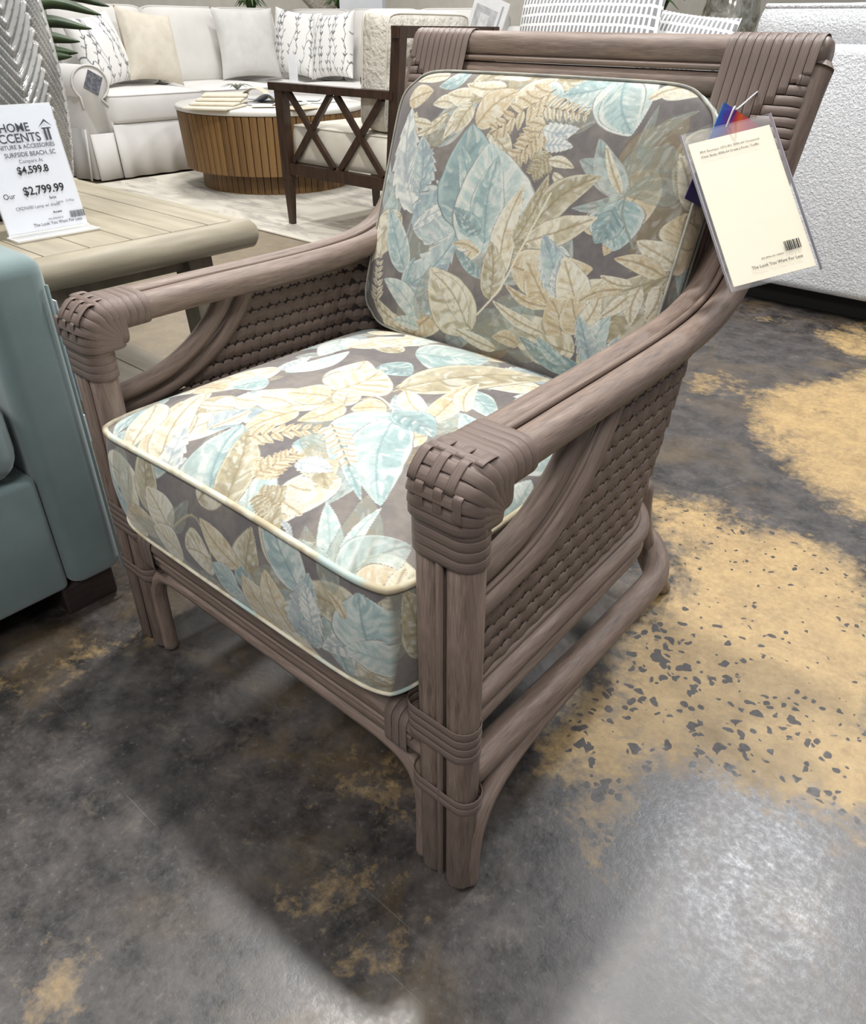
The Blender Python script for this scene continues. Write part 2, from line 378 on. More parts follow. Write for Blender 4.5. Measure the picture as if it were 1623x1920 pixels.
# ================================================================== SETTING
def floor_material():
    m, nt, b = nodes('stained_concrete')
    pos = N(nt, 'ShaderNodeNewGeometry').outputs['Position']
    st = N(nt, 'ShaderNodeAttribute', attribute_name='stain').outputs['Fac']
    wob = noise(nt, pos, 5.5, 8, .68, .4); fine = noise(nt, pos, 38, 5, .7); big = noise(nt, pos, 1.7, 4, .6)
    f = math_(nt, 'ADD', st, math_(nt, 'ADD', math_(nt, 'MULTIPLY_ADD', wob, 1.5, -.75), math_(nt, 'MULTIPLY_ADD', fine, .9, -.45)))
    gold = maprange(nt, f, .34, .74)
    mott = noise(nt, pos, 14, 6, .7); fl = noise(nt, pos, 90, 4, .75)
    cd_ = mixc(nt, maprange(nt, mott, .35, .68), lin((26, 24, 24)), lin((78, 72, 69)))
    cd_ = mixc(nt, maprange(nt, noise(nt, pos, 3.1, 7, .7, .8), .50, .66, 0, .7), cd_, lin((92, 76, 52)))
    cd_ = mixc(nt, maprange(nt, fl, .60, .78, 0, .55), cd_, lin((134, 128, 122)))
    cg = mixc(nt, maprange(nt, mott, .3, .7), lin((172, 141, 88)), lin((126, 100, 60)))
    cg = mixc(nt, maprange(nt, fl, .35, .7, 0, .55), cg, lin((192, 167, 117)))
    cd_ = mixc(nt, maprange(nt, noise(nt, pos, 24, 8, .75, .6), .56, .72, 0, .5), cd_, lin((116, 106, 92)))
    # dark chips scattered through the gilt areas
    vo = N(nt, 'ShaderNodeTexVoronoi'); vo.inputs['Scale'].default_value = 60
    wv = N(nt, 'ShaderNodeVectorMath', operation='ADD'); nz = N(nt, 'ShaderNodeTexNoise'); nz.inputs['Scale'].default_value = 30
    nt.links.new(pos, nz.inputs['Vector']); sc = N(nt, 'ShaderNodeVectorMath', operation='SCALE'); sc.inputs['Scale'].default_value = .035
    nt.links.new(nz.outputs['Color'], sc.inputs[0]); nt.links.new(pos, wv.inputs[0]); nt.links.new(sc.outputs[0], wv.inputs[1]); nt.links.new(wv.outputs[0], vo.inputs['Vector'])
    sep = N(nt, 'ShaderNodeSeparateColor'); nt.links.new(vo.outputs['Color'], sep.inputs[0])
    chipa = N(nt, 'ShaderNodeAttribute', attribute_name='chips').outputs['Fac']
    rad = math_(nt, 'MULTIPLY', math_(nt, 'MULTIPLY_ADD', sep.outputs[0], .95, -.30), chipa)
    chip = maprange(nt, math_(nt, 'SUBTRACT', rad, vo.outputs['Distance']), -.03, .04)
    blot = noise(nt, pos, 7.5, 9, .72, .5); cg = mixc(nt, maprange(nt, blot, .52, .70, 0, .55), cg, lin((104, 80, 46)))
    cg = mixc(nt, chip, cg, lin((40, 30, 22)))
    c = mixc(nt, gold, cd_, cg)
    # pale worn concrete of the aisles further back
    pale = N(nt, 'ShaderNodeAttribute', attribute_name='pale').outputs['Fac']
    cp = mixc(nt, maprange(nt, mott, .3, .7), lin((150, 136, 112)), lin((118, 106, 90)))
    c = mixc(nt, math_(nt, 'MULTIPLY', pale, maprange(nt, math_(nt, 'ADD', wob, math_(nt, 'MULTIPLY', pale, .3)), .45, .65)), c, cp)
    # scratches
    sw = N(nt, 'ShaderNodeTexWave'); sw.inputs['Scale'].default_value = 1.1; sw.inputs['Distortion'].default_value = 9; sw.inputs['Detail'].default_value = 2
    mp = N(nt, 'ShaderNodeMapping'); mp.inputs['Rotation'].default_value = (0, 0, .6); nt.links.new(pos, mp.inputs[0]); nt.links.new(mp.outputs[0], sw.inputs['Vector'])
    scr = math_(nt, 'MULTIPLY', maprange(nt, sw.outputs['Fac'], .992, .999), maprange(nt, big, .5, .6))
    for rz, th in ((.55, .75), (-.35, .76)):
        mp = N(nt, 'ShaderNodeMapping'); mp.inputs['Rotation'].default_value = (0, 0, rz); mp.inputs['Scale'].default_value = (2.2, 170, 1); nt.links.new(pos, mp.inputs[0])
        mq = noise(nt, mp.outputs[0], 1., 1, .5); c = mixc(nt, math_(nt, 'MULTIPLY', maprange(nt, mq, th, th+.06), .25), c, lin((178, 172, 164)))
    nt.links.new(c, b.inputs['Base Color'])
    r = math_(nt, 'ADD', math_(nt, 'ADD', maprange(nt, mott, .3, .7, .30, .42), maprange(nt, fl, .3, .7, -.05, .10)), math_(nt, 'MULTIPLY', gold, .16))
    nt.links.new(r, b.inputs['Roughness']); b.inputs['Specular IOR Level'].default_value = .8; b.inputs['IOR'].default_value = 1.55
    bump(nt, b, math_(nt, 'ADD', math_(nt, 'MULTIPLY', fl, .6), mott), .12, .003)
    return m
def pip(poly, P):
    """soft inside test: smooth mask of a polygon with a 4 cm margin"""
    x, y = P[:, 0], P[:, 1]; ins = np.zeros(len(P), bool); dm = np.full(len(P), 9.)
    k = len(poly)
    for i in range(k):
        a = poly[i]; b_ = poly[(i+1) % k]
        c = ((a[1] > y) != (b_[1] > y)); xx = (b_[0]-a[0])*(y-a[1])/(b_[1]-a[1]+1e-12)+a[0]; ins ^= c & (x < xx)
        d = b_-a; t = np.clip(((P-a)@d)/(d@d+1e-12), 0, 1); dm = np.minimum(dm, np.linalg.norm(P-a-t[:, None]*d, axis=1))
    return np.where(ins, dm, -dm)
FLOOR_PX = [  # gilt stains: outlines read on the photograph, laid on the floor plane
 [(1195, 925), (1330, 935), (1470, 985), (1623, 1045), (1720, 1200), (1720, 1600), (1623, 1590), (1540, 1560), (1420, 1500), (1330, 1470), (1250, 1480), (1110, 1630), (1070, 1600), (1075, 1500), (1000, 1430), (1010, 1360), (1120, 1250), (1200, 1120), (1250, 1060)],
 [(1390, 770), (1440, 725), (1560, 700), (1623, 690), (1750, 760), (1750, 1010), (1623, 990), (1560, 960), (1480, 880), (1410, 850)],
 [(1290, 700), (1350, 695), (1400, 715), (1350, 740), (1290, 745)],
 [(1530, 620), (1640, 600), (1700, 660), (1600, 680)], [(1420, 570), (1500, 585), (1480, 610), (1420, 600)],
 [(60, 1250), (160, 1210), (280, 1175), (310, 1190), (180, 1240), (100, 1285)], [(0, 1255), (90, 1235), (60, 1275), (0, 1285)],
 [(430, 1540), (500, 1500), (520, 1570), (450, 1600)], [(540, 1680), (640, 1620), (700, 1640), (650, 1740), (560, 1760)],
 [(30, 1790), (110, 1760), (140, 1840), (60, 1920), (0, 1900)], [(1150, 1180), (1200, 1150), (1240, 1130), (1240, 1200), (1160, 1230)],
 [(560, 1440), (720, 1420), (770, 1600), (700, 1790), (560, 1800), (520, 1720), (600, 1620)], [(0, 1300), (180, 1310), (200, 1400), (90, 1490), (0, 1470)], [(1020, 1560), (1120, 1560), (1330, 1800), (1280, 1850), (1100, 1700)]]
def build_floor():
    xs = np.concatenate([np.arange(-9, -1.6, .12), np.arange(-1.6, 1.6, .022), np.arange(1.6, 4.01, .2)])
    ys = np.concatenate([np.arange(-3, -.9, .2), np.arange(-.9, 2.6, .022), np.arange(2.6, 8.7, .15)])
    X, Y = np.meshgrid(xs, ys); n, m = X.shape; P = np.stack([X.ravel(), Y.ravel()], -1)
    idx = np.arange(n*m).reshape(n, m); F = np.stack([idx[:-1, :-1], idx[:-1, 1:], idx[1:, 1:], idx[1:, :-1]], -1).reshape(-1, 4)
    o = mesh_obj('floor', np.column_stack([P, np.zeros(len(P))]), F.tolist(), floor_material(), None, False); struct(o)
    s = np.full(len(P), -.25); chips = np.zeros(len(P))
    for i, poly in enumerate(FLOOR_PX):
        W = np.array([at(p, 'z', 0)[:2] for p in poly]); d = pip(W, P)
        lim = (.95, .85, .5, .6, .35, .45, .35, .36, .40, .40, .6, .26, .16, .14)[i]
        s = np.maximum(s, np.clip(.35+d/.07*.35, -.25, lim))
        if i == 0: chips = np.maximum(chips, ss(-.03, .05, d))
    near = np.array([at(p, 'z', 0)[:2] for p in ((1230, 1250), (1130, 1420), (1330, 1380), (1180, 1520))])
    dens = np.min(np.linalg.norm(P[:, None]-near[None], axis=2), axis=1); chips = chips*(.55+.6*np.exp(-(dens/.16)**2))
    # far aisles are paler; left of the armchair they are worn to bare concrete
    pale = np.clip(ss(-1.15, -1.5, P[:, 0])+ss(3.4, 4.0, P[:, 1]), 0, 1)
    for nm, arr in (('stain', s), ('chips', chips), ('pale', pale)):
        a = o.data.attributes.new(nm, 'FLOAT', 'POINT'); a.data.foreach_set('value', arr.astype(np.float32))
build_floor()
M_WALL = plain('painted_wall', (212, 208, 198), (204, 200, 190), .8)
struct(box('wall_back', (-2.5, 8.7, 1.7), (13.2, .12, 3.4), M_WALL, None, 0))
struct(box('wall_left', (-9.06, 2.8, 1.7), (.12, 11.8, 3.4), M_WALL, None, 0))
struct(box('baseboard_back', (-2.5, 8.62, .06), (13.0, .03, .12), plain('trim_white', (226, 224, 218), None, .5), None, .004))
#==PART2==
# ================================================================== RATTAN ARMCHAIR
XC = -.335
chair = thing('rattan_armchair', 'brown rattan armchair with woven cane sides and leather-like corner wraps', 'armchair', (XC, .33, 0))
def Q(u, y, z, s): return (XC+s*u, y, z)
def armp(k, s, off=0.):
    """centre line of an arm pole (k = -1 inner, 1 outer, 0 between): along the arm, then up the raked back"""
    A = [(.327, .0, .596), (.325, .16, .597), (.321, .34, .597), (.318, .46, .600), (.316, .540, .610), (.315, .598, .634), (.315, .641, .688), (.315, .674, .765), (.318, .7055, .860), (.321, .7195, .902)]
    P = spl([(u+.0195*k, y, z) for u, y, z in A], 54)
    if off:
        T = np.gradient(P, axis=0); T /= np.linalg.norm(T, axis=1)[:, None]; Nn = np.stack([0*T[:, 0], -T[:, 2], T[:, 1]], -1); P = P+Nn*off
    return [Q(*p, s) for p in P]
def ub(z): return .341-.014*z/.6            # half width at which the post's two poles meet
def yb(z): return .530+.335*(z-.35)         # the raked plane of the back
for s in (1, -1):
    for k in (-1, 1):
        pole('front_post', [Q(ub(0)+.0195*k, 0, 0, s), Q(ub(.3)+.0195*k, 0, .3, s), Q(ub(.6)+.0195*k, 0, .605, s)], .0195, M_POLE, chair, 14)
        pole('arm_pole', armp(k, s), .0197, M_POLE, chair, 14)
    pole('cane_bead', [Q(ub(0), -.0165, .012, s), Q(ub(.57), -.0165, .57, s)], .0042, M_POLE, chair, 8)
    pole('cane_bead', armp(0, s, .0155)[3:-2], .0046, M_POLE, chair, 8)
    # curved double brace from post to arm
    B = [(.346, .012, .440), (.345, .07, .445), (.344, .13, .457), (.342, .185, .481), (.340, .23, .513), (.338, .262, .548), (.337, .280, .578)]
    A = [(.336, .012, .468), (.335, .062, .473), (.334, .115, .485), (.332, .162, .508), (.330, .200, .538), (.328, .226, .570), (.327, .236, .590)]
    pole('side_brace', [Q(*p, s) for p in spl(B, 30)], .0145, M_POLE, chair, 12)
    pole('side_brace', [Q(*p, s) for p in spl(A, 30)], .0140, M_POLE, chair, 12)
    bd = spl([((a[0]+b[0])/2+.009, (a[1]+b[1])/2, (a[2]+b[2])/2+.002) for a, b in zip(A, B)], 24)
    pole('cane_bead', [Q(*p, s) for p in bd], .0035, M_POLE, chair, 6)
# rails, stretchers and legs
def plan_curve(z, u_front, u_back, yback, r, u_end, y0=.02, step=.0024):
    """plan outline of the side: straight back, round the rear corner, across the back to u_end. returns (u, y) list"""
    P = [(u_front+(u_back-u_front)*t, y0+(yback-r-y0)*t) for t in np.linspace(0, 1, 60)]
    a0 = math.atan2(u_back-u_front, yback-r-y0)
    P += [(u_back-r+r*math.cos(a), yback-r+r*math.sin(a)) for a in np.linspace(0, PI/2, 30)[1:]]
    P += [(u_back-r-(u_back-r-u_end)*t, yback) for t in np.linspace(0, 1, 10)[1:]]
    P = np.array(P); d = np.concatenate([[0], np.cumsum(np.linalg.norm(np.diff(P, axis=0), axis=1))])
    q = np.arange(0, d[-1], step); return np.stack([np.interp(q, d, P[:, 0]), np.interp(q, d, P[:, 1])], -1)
for s in (1, -1):
    for z, r in ((.312, .0135), (.285, .0125)):
        pc = plan_curve(z, .352, .338, yb(z)+.012, .12, .0, .014, .012); pole('side_rail', [Q(u, y, z, s) for u, y in pc], r, M_POLE, chair, 10)
    pc = plan_curve(.178, .352, .346, .655, .17, .0, .012, .016)
    pole('stretcher', [Q(u, y, .196-.016*min(1, y/.3), s) for u, y in pc], .0205, M_POLE, chair, 12)
    pole('leg_bracket', [Q(*p, s) for p in spl([(.371, .006, 0), (.371, .006, .07), (.370, .016, .115), (.364, .055, .142), (.357, .13, .152), (.352, .27, .155)], 30)], .0125, M_POLE, chair, 10)
    pole('rear_leg', [Q(*p, s) for p in spl([(.292, .520, .345), (.291, .545, .26), (.289, .615, .145), (.286, .735, 0)], 20)], [.0185]*18+[.0175]*3 if False else .0182, M_POLE, chair, 12)
pole('front_rail', [Q(.328, -.001, .247, -1), Q(.328, -.001, .247, 1)], .0185, M_POLE, chair, 12)
pole('front_rail', [Q(.328, .001, .214, -1), Q(.328, .001, .214, 1)], .0150, M_POLE, chair, 12)
pole('cane_bead', [Q(.29, -.0145, .231, -1), Q(.29, -.0145, .231, 1)], .0035, M_POLE, chair, 6)
br = [(.301, -.001, 0), (.301, -.001, .09), (.297, -.001, .135), (.278, 0, .168), (.238, 0, .184), (.15, 0, .187)]
pole('front_bracket', spl([Q(*p, -1) for p in br]+[Q(*p, 1) for p in br[::-1]], 90), .0130, M_POLE, chair, 10)
# back rails
RK = np.array([0, .335, 1.]); RK /= np.linalg.norm(RK); FN = np.array([0, -RK[2], RK[1]])
C0 = np.array([XC, .722, .909])
for d, r, uu in ((0, .0215, .330), (.040, .0165, .30), (.070, .0130, .288), (.093, .0095, .280)):
    c = C0-RK*d; pole('back_rail', [c+np.array([-uu, 0, 0]), c, c+np.array([uu, 0, 0])], r, M_POLE, chair, 14)
c = C0-RK*.0225+FN*.014; pole('cane_bead', [c-np.array([.30, 0, 0]), c+np.array([.30, 0, 0])], .0042, M_POLE, chair, 8)
for s in (1, -1):
    for u, r in ((.281, .0095), (.2625, .0085)):
        pole('back_frame', [Q(u, yb(.34)+.004, .34, s), Q(u, yb(.6)+.004, .6, s), Q(u, yb(.86)+.004, .865, s)], r, M_POLE, chair, 10)
pole('back_frame', [Q(.29, yb(.335), .335, -1), Q(.29, yb(.335), .335, 1)], .013, M_POLE, chair, 10)
box('seat_deck', (XC, .265, .268), (.60, .50, .016), plain('seat_board', (70, 58, 52), (56, 47, 43), .8), chair, .004)
# woven panels
PIT = .0232; M_SLIT_SHADE = plain('stake_slit_shade', (46, 38, 34), (34, 28, 26), .7, 30)  # stake colour darkened to paint shade into the weave slits
def brace_y(z):  # where a weaver at height z starts behind the brace
    Bz = [.440, .445, .457, .481, .513, .548, .575]; By = [.012, .07, .13, .185, .23, .262, .28]
    return .014 if z < .438 else float(np.interp(z+.004, Bz, By))
for s in (1, -1):
    top = [(.344, y, min(.572, float(np.interp(y, [.012, .07, .13, .185, .23, .262, .28], [.440, .445, .457, .481, .513, .548, .575])))) for y in np.linspace(.014, .47, 30)]
    pc = plan_curve(.33, .347, .334, yb(.33), .12, .25, .014, .012)
    rim = [Q(u, y, .327, s) for u, y in pc]
    panel = pole('woven_panel', rim, .0045, M_WEAVE, chair, 6)
    k = 0; z = .337
    while z < .572:
        yk = yb(z); pc = plan_curve(z, .3465, .331, yk, .12, .262, .014); cut = int(np.argmax(pc[:, 1] >= brace_y(z)-1e-6))
        d = np.concatenate([[0], np.cumsum(np.linalg.norm(np.diff(pc, axis=0), axis=1))])+.014
        T = np.gradient(pc, axis=0); T /= np.linalg.norm(T, axis=1)[:, None]; Nn = np.stack([T[:, 1], -T[:, 0]], -1)
        o = pc+Nn*(.0010*np.sin(PI*d/.0185+k*PI))[:, None]
        bmp = lambda q: np.maximum(0, np.sin(2*PI*q/.0185+k*PI))**4
        up = .01185-.0052*bmp(d); lw = .01185-.0052*bmp(d-.0050+.00925)
        o = o[cut:]; up = up[cut:]; lw = lw[cut:]
        if len(o) > 3:
            V, F, U = strap([Q(u, y, z+c_, s) for (u, y), c_ in zip(o, (up-lw)/2)], (0, 0, 1), up+lw, .0034); mesh_obj('weaver', V, F, M_WEAVE, panel, True, U)
        z += PIT; k += 1
    # stakes widened to backing strips, coloured dark as the shade in the slits
    pcs = plan_curve(.45, .3465, .331, yb(.45), .12, .262, .014); d = np.concatenate([[0], np.cumsum(np.linalg.norm(np.diff(pcs, axis=0), axis=1))])+.014
    for q in np.arange(.00925, d[-1], .0185):
        pts = []; ws = []
        for zz in np.linspace(.325, .575, 14):
            pz = plan_curve(zz, .3465, .331, yb(zz), .12, .262, .014); dz = np.concatenate([[0], np.cumsum(np.linalg.norm(np.diff(pz, axis=0), axis=1))])+.014
            u = np.interp(q, dz, pz[:, 0]); y = np.interp(q, dz, pz[:, 1])
            i_ = min(len(pz)-2, int(np.searchsorted(dz, q))); t_ = pz[i_+1]-pz[i_]; t_ = t_/np.linalg.norm(t_)
            if zz < .44 or brace_y(zz) < y+.004: pts.append(Q(u, y, zz, s)); ws.append((s*t_[0], t_[1], 0))
        if len(pts) > 1: mesh_obj('shade_stake', *[a_ for a_ in strap(pts, np.array(ws), .0187, .0006)][:2], M_SLIT_SHADE, panel)
bp = pole('woven_panel', [Q(.255, yb(.35)+.004, .352, -1), Q(.255, yb(.35)+.004, .352, 1)], .0045, M_WEAVE, chair, 6)
k = 0; z = .362
while z < .825:
    xs = np.arange(-.262, .2625, .005); o = [(XC+x, yb(z)+.006+.0019*math.tanh(2.2*math.sin(PI*x/.0185+k*PI)), z) for x in xs]
    V, F, U = strap(o, tuple(RK), .0232, .0034); mesh_obj('weaver', V, F, M_WEAVE, bp, True, U); z += PIT*.95; k += 1
for x in np.arange(-.25, .2505, .0185):
    mesh_obj('shade_stake', *strap([(XC+x, yb(.345)+.006, .345), (XC+x, yb(.6)+.006, .6), (XC+x, yb(.83)+.006, .83)], (1, 0, 0), .0187, .0006)[:2], M_SLIT_SHADE, bp)  # same shade-dark strips closing the slits of the back weave
# wraps: bands round the elbows, legs and rails; woven corners of the back
def loop(parent, pts, wdir, wd=.0112, th=.0012, name='binding_strip'):
    V, F, U = strap(pts, wdir, wd, th, True); return mesh_obj(name, V, F, M_WRAP, parent, True, U)
def band(parent, pts, wdir, wd=.0112, th=.0012, name='binding_strip'):
    V, F, U = strap(pts, wdir, wd, th, False); return mesh_obj(name, V, F, M_WRAP, parent, True, U)
for s in (1, -1):
    ex = np.array([s, 0, 0.]); pv = np.array(Q(.327, .034, .560, s))
    # core of the elbow, lofted through the fan of loops
    def fan(ph, grow):
        e = np.array([0, -math.sin(ph), math.cos(ph)]); cc = math.cos(ph-PI/4)/math.cos(PI/4); D = .057*min(1.0/max(math.cos(ph), math.sin(ph)), 1.17)+grow
        c = pv+e*(D-.006)/2; return rrect(c, ex, e, .0408+grow, (D+.006)/2, .021, 6), np.cross(e, ex)
    core = MB(); rings = [fan(a, 0)[0] for a in np.linspace(-.05, PI/2+.05, 12)]; n = len(rings[0]); V = [tuple(p) for r in rings for p in r]
    Fc = [[i*n+j, i*n+(j+1) % n, (i+1)*n+(j+1) % n, (i+1)*n+j] for i in range(11) for j in range(n)]+[list(range(n)), [11*n+j for j in range(n)][::-1]]
    wrap = mesh_obj('corner_wrap', V, Fc, M_WRAP, chair, True, [(0, 0)]*len(V))
    for a in np.linspace(.04, PI/2-.04, 8):
        p, wd = fan(a, .0014); loop(wrap, p, wd, .0128, .0014)
    for y in (.0405, .0520, .0635, .0750): loop(wrap, rrect(Q(.3265, y, .596, s), ex, (0, 0, 1), .0413, .0216, .021, 6), (0, 1, 0), .0118)
    for z in (.5545, .5430, .5315, .5200): loop(wrap, rrect(Q(ub(z), 0, z, s), ex, (0, 1, 0), .0413, .0216, .021, 6), (0, 0, 1), .0118)
    for j, u in enumerate((-.0275, -.0165, -.0055, .0055, .0165, .0275)):   # short strips plaited across the top of the elbow
        for a0, a1 in (((.12, .50), (.98, 1.42)) if j % 2 else ((.46, 1.02),)):
            pts = []
            for q in np.linspace(a0, a1, 9):
                e = np.array([0, -math.sin(q), math.cos(q)]); D = .057*min(1.0/max(math.cos(q), math.sin(q)), 1.17)+.0030-.0022*(abs((q-(a0+a1)/2)/((a1-a0)/2))**4); pts.append(pv+ex*u+e*D)
            band(wrap, pts, ex, .0104, .0018)
    # bindings at the front rail and on the leg
    rb = None
    for z in (.291, .2785, .266, .2535):
        o = loop(chair if rb is None else rb, rrect(Q(ub(z)-.008, 0, z, s), ex, (0, 1, 0), .0478, .0206, .0203, 6), (0, .0, 1), .0118, .0012, 'leg_binding' if rb is None else 'binding_strip')
        rb = rb or o
    rb2 = None
    for z in (.176, .1645):
        o = loop(chair if rb2 is None else rb2, rrect(Q(ub(z)-.0035, .001, z, s), ex, (0, 1, 0), .0468, .0208, .0205, 6), (0, 0, 1), .0118, .0012, 'leg_binding' if rb2 is None else 'binding_strip')
        rb2 = rb2 or o
    rb3 = None
    for u in (.281, .269, .257):
        o = loop(chair if rb3 is None else rb3, rrect(Q(u, 0, .232, s), (0, 1, 0), (0, 0, 1), .0205, .0355, .018, 6), ex, .0114, .0012, 'rail_binding' if rb3 is None else 'binding_strip')
        rb3 = rb3 or o
    # back corner: upright strips over the rail, level strips round the post, meeting in steps
    cw = None
    st = [.108, .108, .108, .104, .092, .079, .066, .053, .040, .030]
    for i, qe in enumerate(st):
        u = .226+.0122*i; c = C0+np.array([s*u, 0, 0]); R = .0236
        pts = [c-RK*.09-FN*R, c-RK*.03-FN*R]+[c+R*(math.cos(a)*-FN+math.sin(a)*RK) for a in np.linspace(0, PI, 9)]
        pts += [c+FN*R-RK*q for q in np.linspace(.012, qe, 6)]
        o = band(chair if cw is None else cw, pts, ex, .0118, .0012, 'corner_wrap' if cw is None else 'binding_strip'); cw = cw or o
    for j in range(9):
        q = .036+.0125*j; ui = max(.226, .335-.0122*j) if j < 8 else .226
        if j >= 6: ui = .226
        c = C0-RK*q; uo = .345; R = .0238
        pts = [c+ex*u_+FN*(R+.0008) for u_ in np.linspace(ui-.004, uo-.018, 6)]
        pts += [c+ex*(uo-.016+.0185*math.sin(a))+FN*R*math.cos(a) for a in np.linspace(.15, PI-.15, 9)]+[c+ex*.30-FN*R]
        band(cw, pts, RK, .0118, .0022)
    o = mesh_obj('end_cap', *tube([Q(.331, .722, .909, s), Q(.349, .722, .909, s)], .0212, 14)[:2], M_WRAP, cw)

# ------------------------------------------------------------------ cushions with the botanical print
z8 = lambda x, y: (180+x/1.887, 600+y/1.887)      # crop coordinates used to read the seat print
z6 = lambda x, y: (680+x/2.387, 100+y/2.387)      # and the back print
def conv(spec, f):
    out = []
    for q in spec:
        if q[0] == 'L': out.append(('L', [f(p) for p in q[1]])+tuple(q[2:]))
        elif q[0] == 'F': out.append(('F', f(q[1]), f(q[2]), q[3], q[4]))
        else: out.append((f(q[0:2]), f(q[2:4]), f(q[4:6]), q[6]))
    return out
SX, SY0, SY1, SZ = (-.628, -.052), -.040, .525, .452
seat_top = lambda p: at(z8(*p), 'z', .468)[:2]
seat_front = lambda p: at(z8(*p), 'y', -.05)[[0, 2]]
TOPS = [
 (660, 235, 240, 262, 430, 205, 'C'), (680, 250, 900, 175, 790, 240, 'P'), (870, 95, 740, 130, 790, 60, 'T'), (865, 92, 795, 185, 900, 150, 'P'), (900, 155, 1130, 105, 1010, 100, 'C'),
 (1130, 190, 1392, 190, 1250, 118, 'T'), (1010, 235, 1115, 275, 1060, 215, 'D'), (660, 240, 765, 182, 700, 190, 'W'), (620, 285, 490, 300, 550, 240, 'T'), (370, 268, 465, 305, 430, 250, 'N'),
 (640, 60, 500, 150, 560, 80, 'C'), (960, 60, 1120, 60, 1040, 30, 'C'), (1250, 60, 1120, 150, 1150, 90, 'P'),
 ('F', (700, 118), (535, 195), .018, 'C'), ('F', (1330, 80), (1590, 215), .035, 'U'), ('L', [(380, 385), (640, 385), (900, 372), (1110, 318)], 'khaki'), ('L', [(900, 335), (1000, 355), (1055, 400)], 'cream'),
 (870, 328, 960, 218, 815, 268, 'K'), (850, 330, 1010, 255, 900, 225, 'K'), (500, 350, 425, 355, 460, 332, 'W'), (605, 362, 498, 345, 545, 315, 'C'), (702, 380, 580, 345, 650, 315, 'C'), (832, 352, 685, 335, 770, 305, 'N'),
 (880, 385, 720, 440, 800, 380, 'N'), (720, 402, 525, 465, 620, 400, 'N'), (1030, 395, 905, 400, 965, 358, 'N'), (560, 395, 400, 440, 480, 430, 'C'), (500, 380, 350, 350, 420, 350, 'C'),
 (1065, 322, 1290, 228, 1180, 250, 'O'), (1085, 332, 1345, 280, 1220, 330, 'C'), (1075, 325, 1620, 250, 1400, 230, 'O'), (1095, 332, 1205, 445, 1105, 400, 'C'), (1180, 440, 1310, 305, 1280, 400, 'N'), (1300, 400, 1350, 300, 1290, 340, 'C'),
 (1060, 415, 838, 570, 890, 420, 'T'), (1062, 425, 1005, 705, 915, 570, 'T'), (1060, 410, 1195, 490, 1150, 410, 'D'), (880, 560, 940, 690, 900, 640, 'T'),
 (150, 505, 310, 325, 200, 340, 'N'), (210, 520, 395, 305, 250, 390, 'C'), (205, 525, 385, 600, 310, 650, 'S'), (120, 430, 215, 300, 120, 330, 'C'), (200, 560, 330, 420, 220, 470, 'W'),
 (395, 690, 525, 440, 310, 520, 'T'), (490, 740, 548, 520, 400, 640, 'P'), (430, 660, 545, 460, 420, 540, 'O'),
 ('F', (545, 480), (805, 468), .030, 'N'), ('F', (840, 455), (900, 590), .026, 'C'), ('F', (560, 600), (720, 540), .030, 'N'), ('F', (660, 680), (580, 640), .028, 'O'),
 (715, 572, 842, 605, 775, 555, 'W'), (690, 632, 775, 655, 730, 605, 'C'), (665, 672, 732, 715, 690, 660, 'C'), (650, 712, 690, 765, 660, 725, 'W'),
 (540, 755, 655, 680, 570, 690, 'O'), (605, 812, 805, 790, 700, 765, 'O'), (820, 895, 740, 740, 800, 740, 'G'), (835, 890, 820, 690, 880, 770, 'P'), (835, 890, 965, 675, 860, 700, 'G'), (840, 890, 1010, 710, 960, 800, 'P'),
 (850, 895, 1115, 800, 980, 770, 'H'), (830, 900, 700, 760, 740, 800, 'H'), (900, 930, 1110, 880, 1000, 975, 'N'), (1060, 965, 1100, 850, 1040, 890, 'C'), (1330, 830, 1530, 620, 1380, 700, 'C'), (1400, 700, 1540, 560, 1420, 600, 'P'),
]
FRONTS = [
 (100, 690, 30, 560, 90, 600, 'T'), (265, 742, 178, 588, 285, 650, 'C'), (265, 742, 320, 640, 320, 720, 'G'), ('L', [(265, 740), (340, 690), (400, 790), (410, 850)], 'khaki'), (302, 842, 205, 728, 235, 830, 'C'), (412, 850, 318, 805, 355, 895, 'K'),
 (505, 872, 365, 700, 425, 830, 'N'), (500, 962, 408, 862, 430, 960, 'T'), (535, 960, 520, 870, 570, 920, 'D'), (640, 1110, 520, 900, 540, 1040, 'N'), (690, 1112, 600, 880, 600, 1000, 'N'), (705, 1112, 745, 900, 650, 980, 'S'), (770, 1080, 735, 930, 790, 1000, 'W'),
 (800, 1150, 715, 1060, 720, 1130, 'S'), (975, 1165, 795, 1165, 890, 1105, 'W'), (870, 1160, 900, 1060, 840, 1090, 'S'), (1010, 1260, 1000, 1010, 1075, 1130, 'O'), (965, 1210, 905, 980, 840, 1090, 'T'), (1040, 1285, 880, 1160, 930, 1260, 'P'), (1090, 1260, 1080, 1040, 1130, 1150, 'C'), (600, 1110, 480, 1040, 520, 1080, 'P'), (880, 1060, 810, 960, 830, 1010, 'N')]
CUS_N = 440
seat = thing('seat_cushion', 'thick botanical-print seat cushion lying in the rattan armchair', 'cushion', (XC, .24, .28))
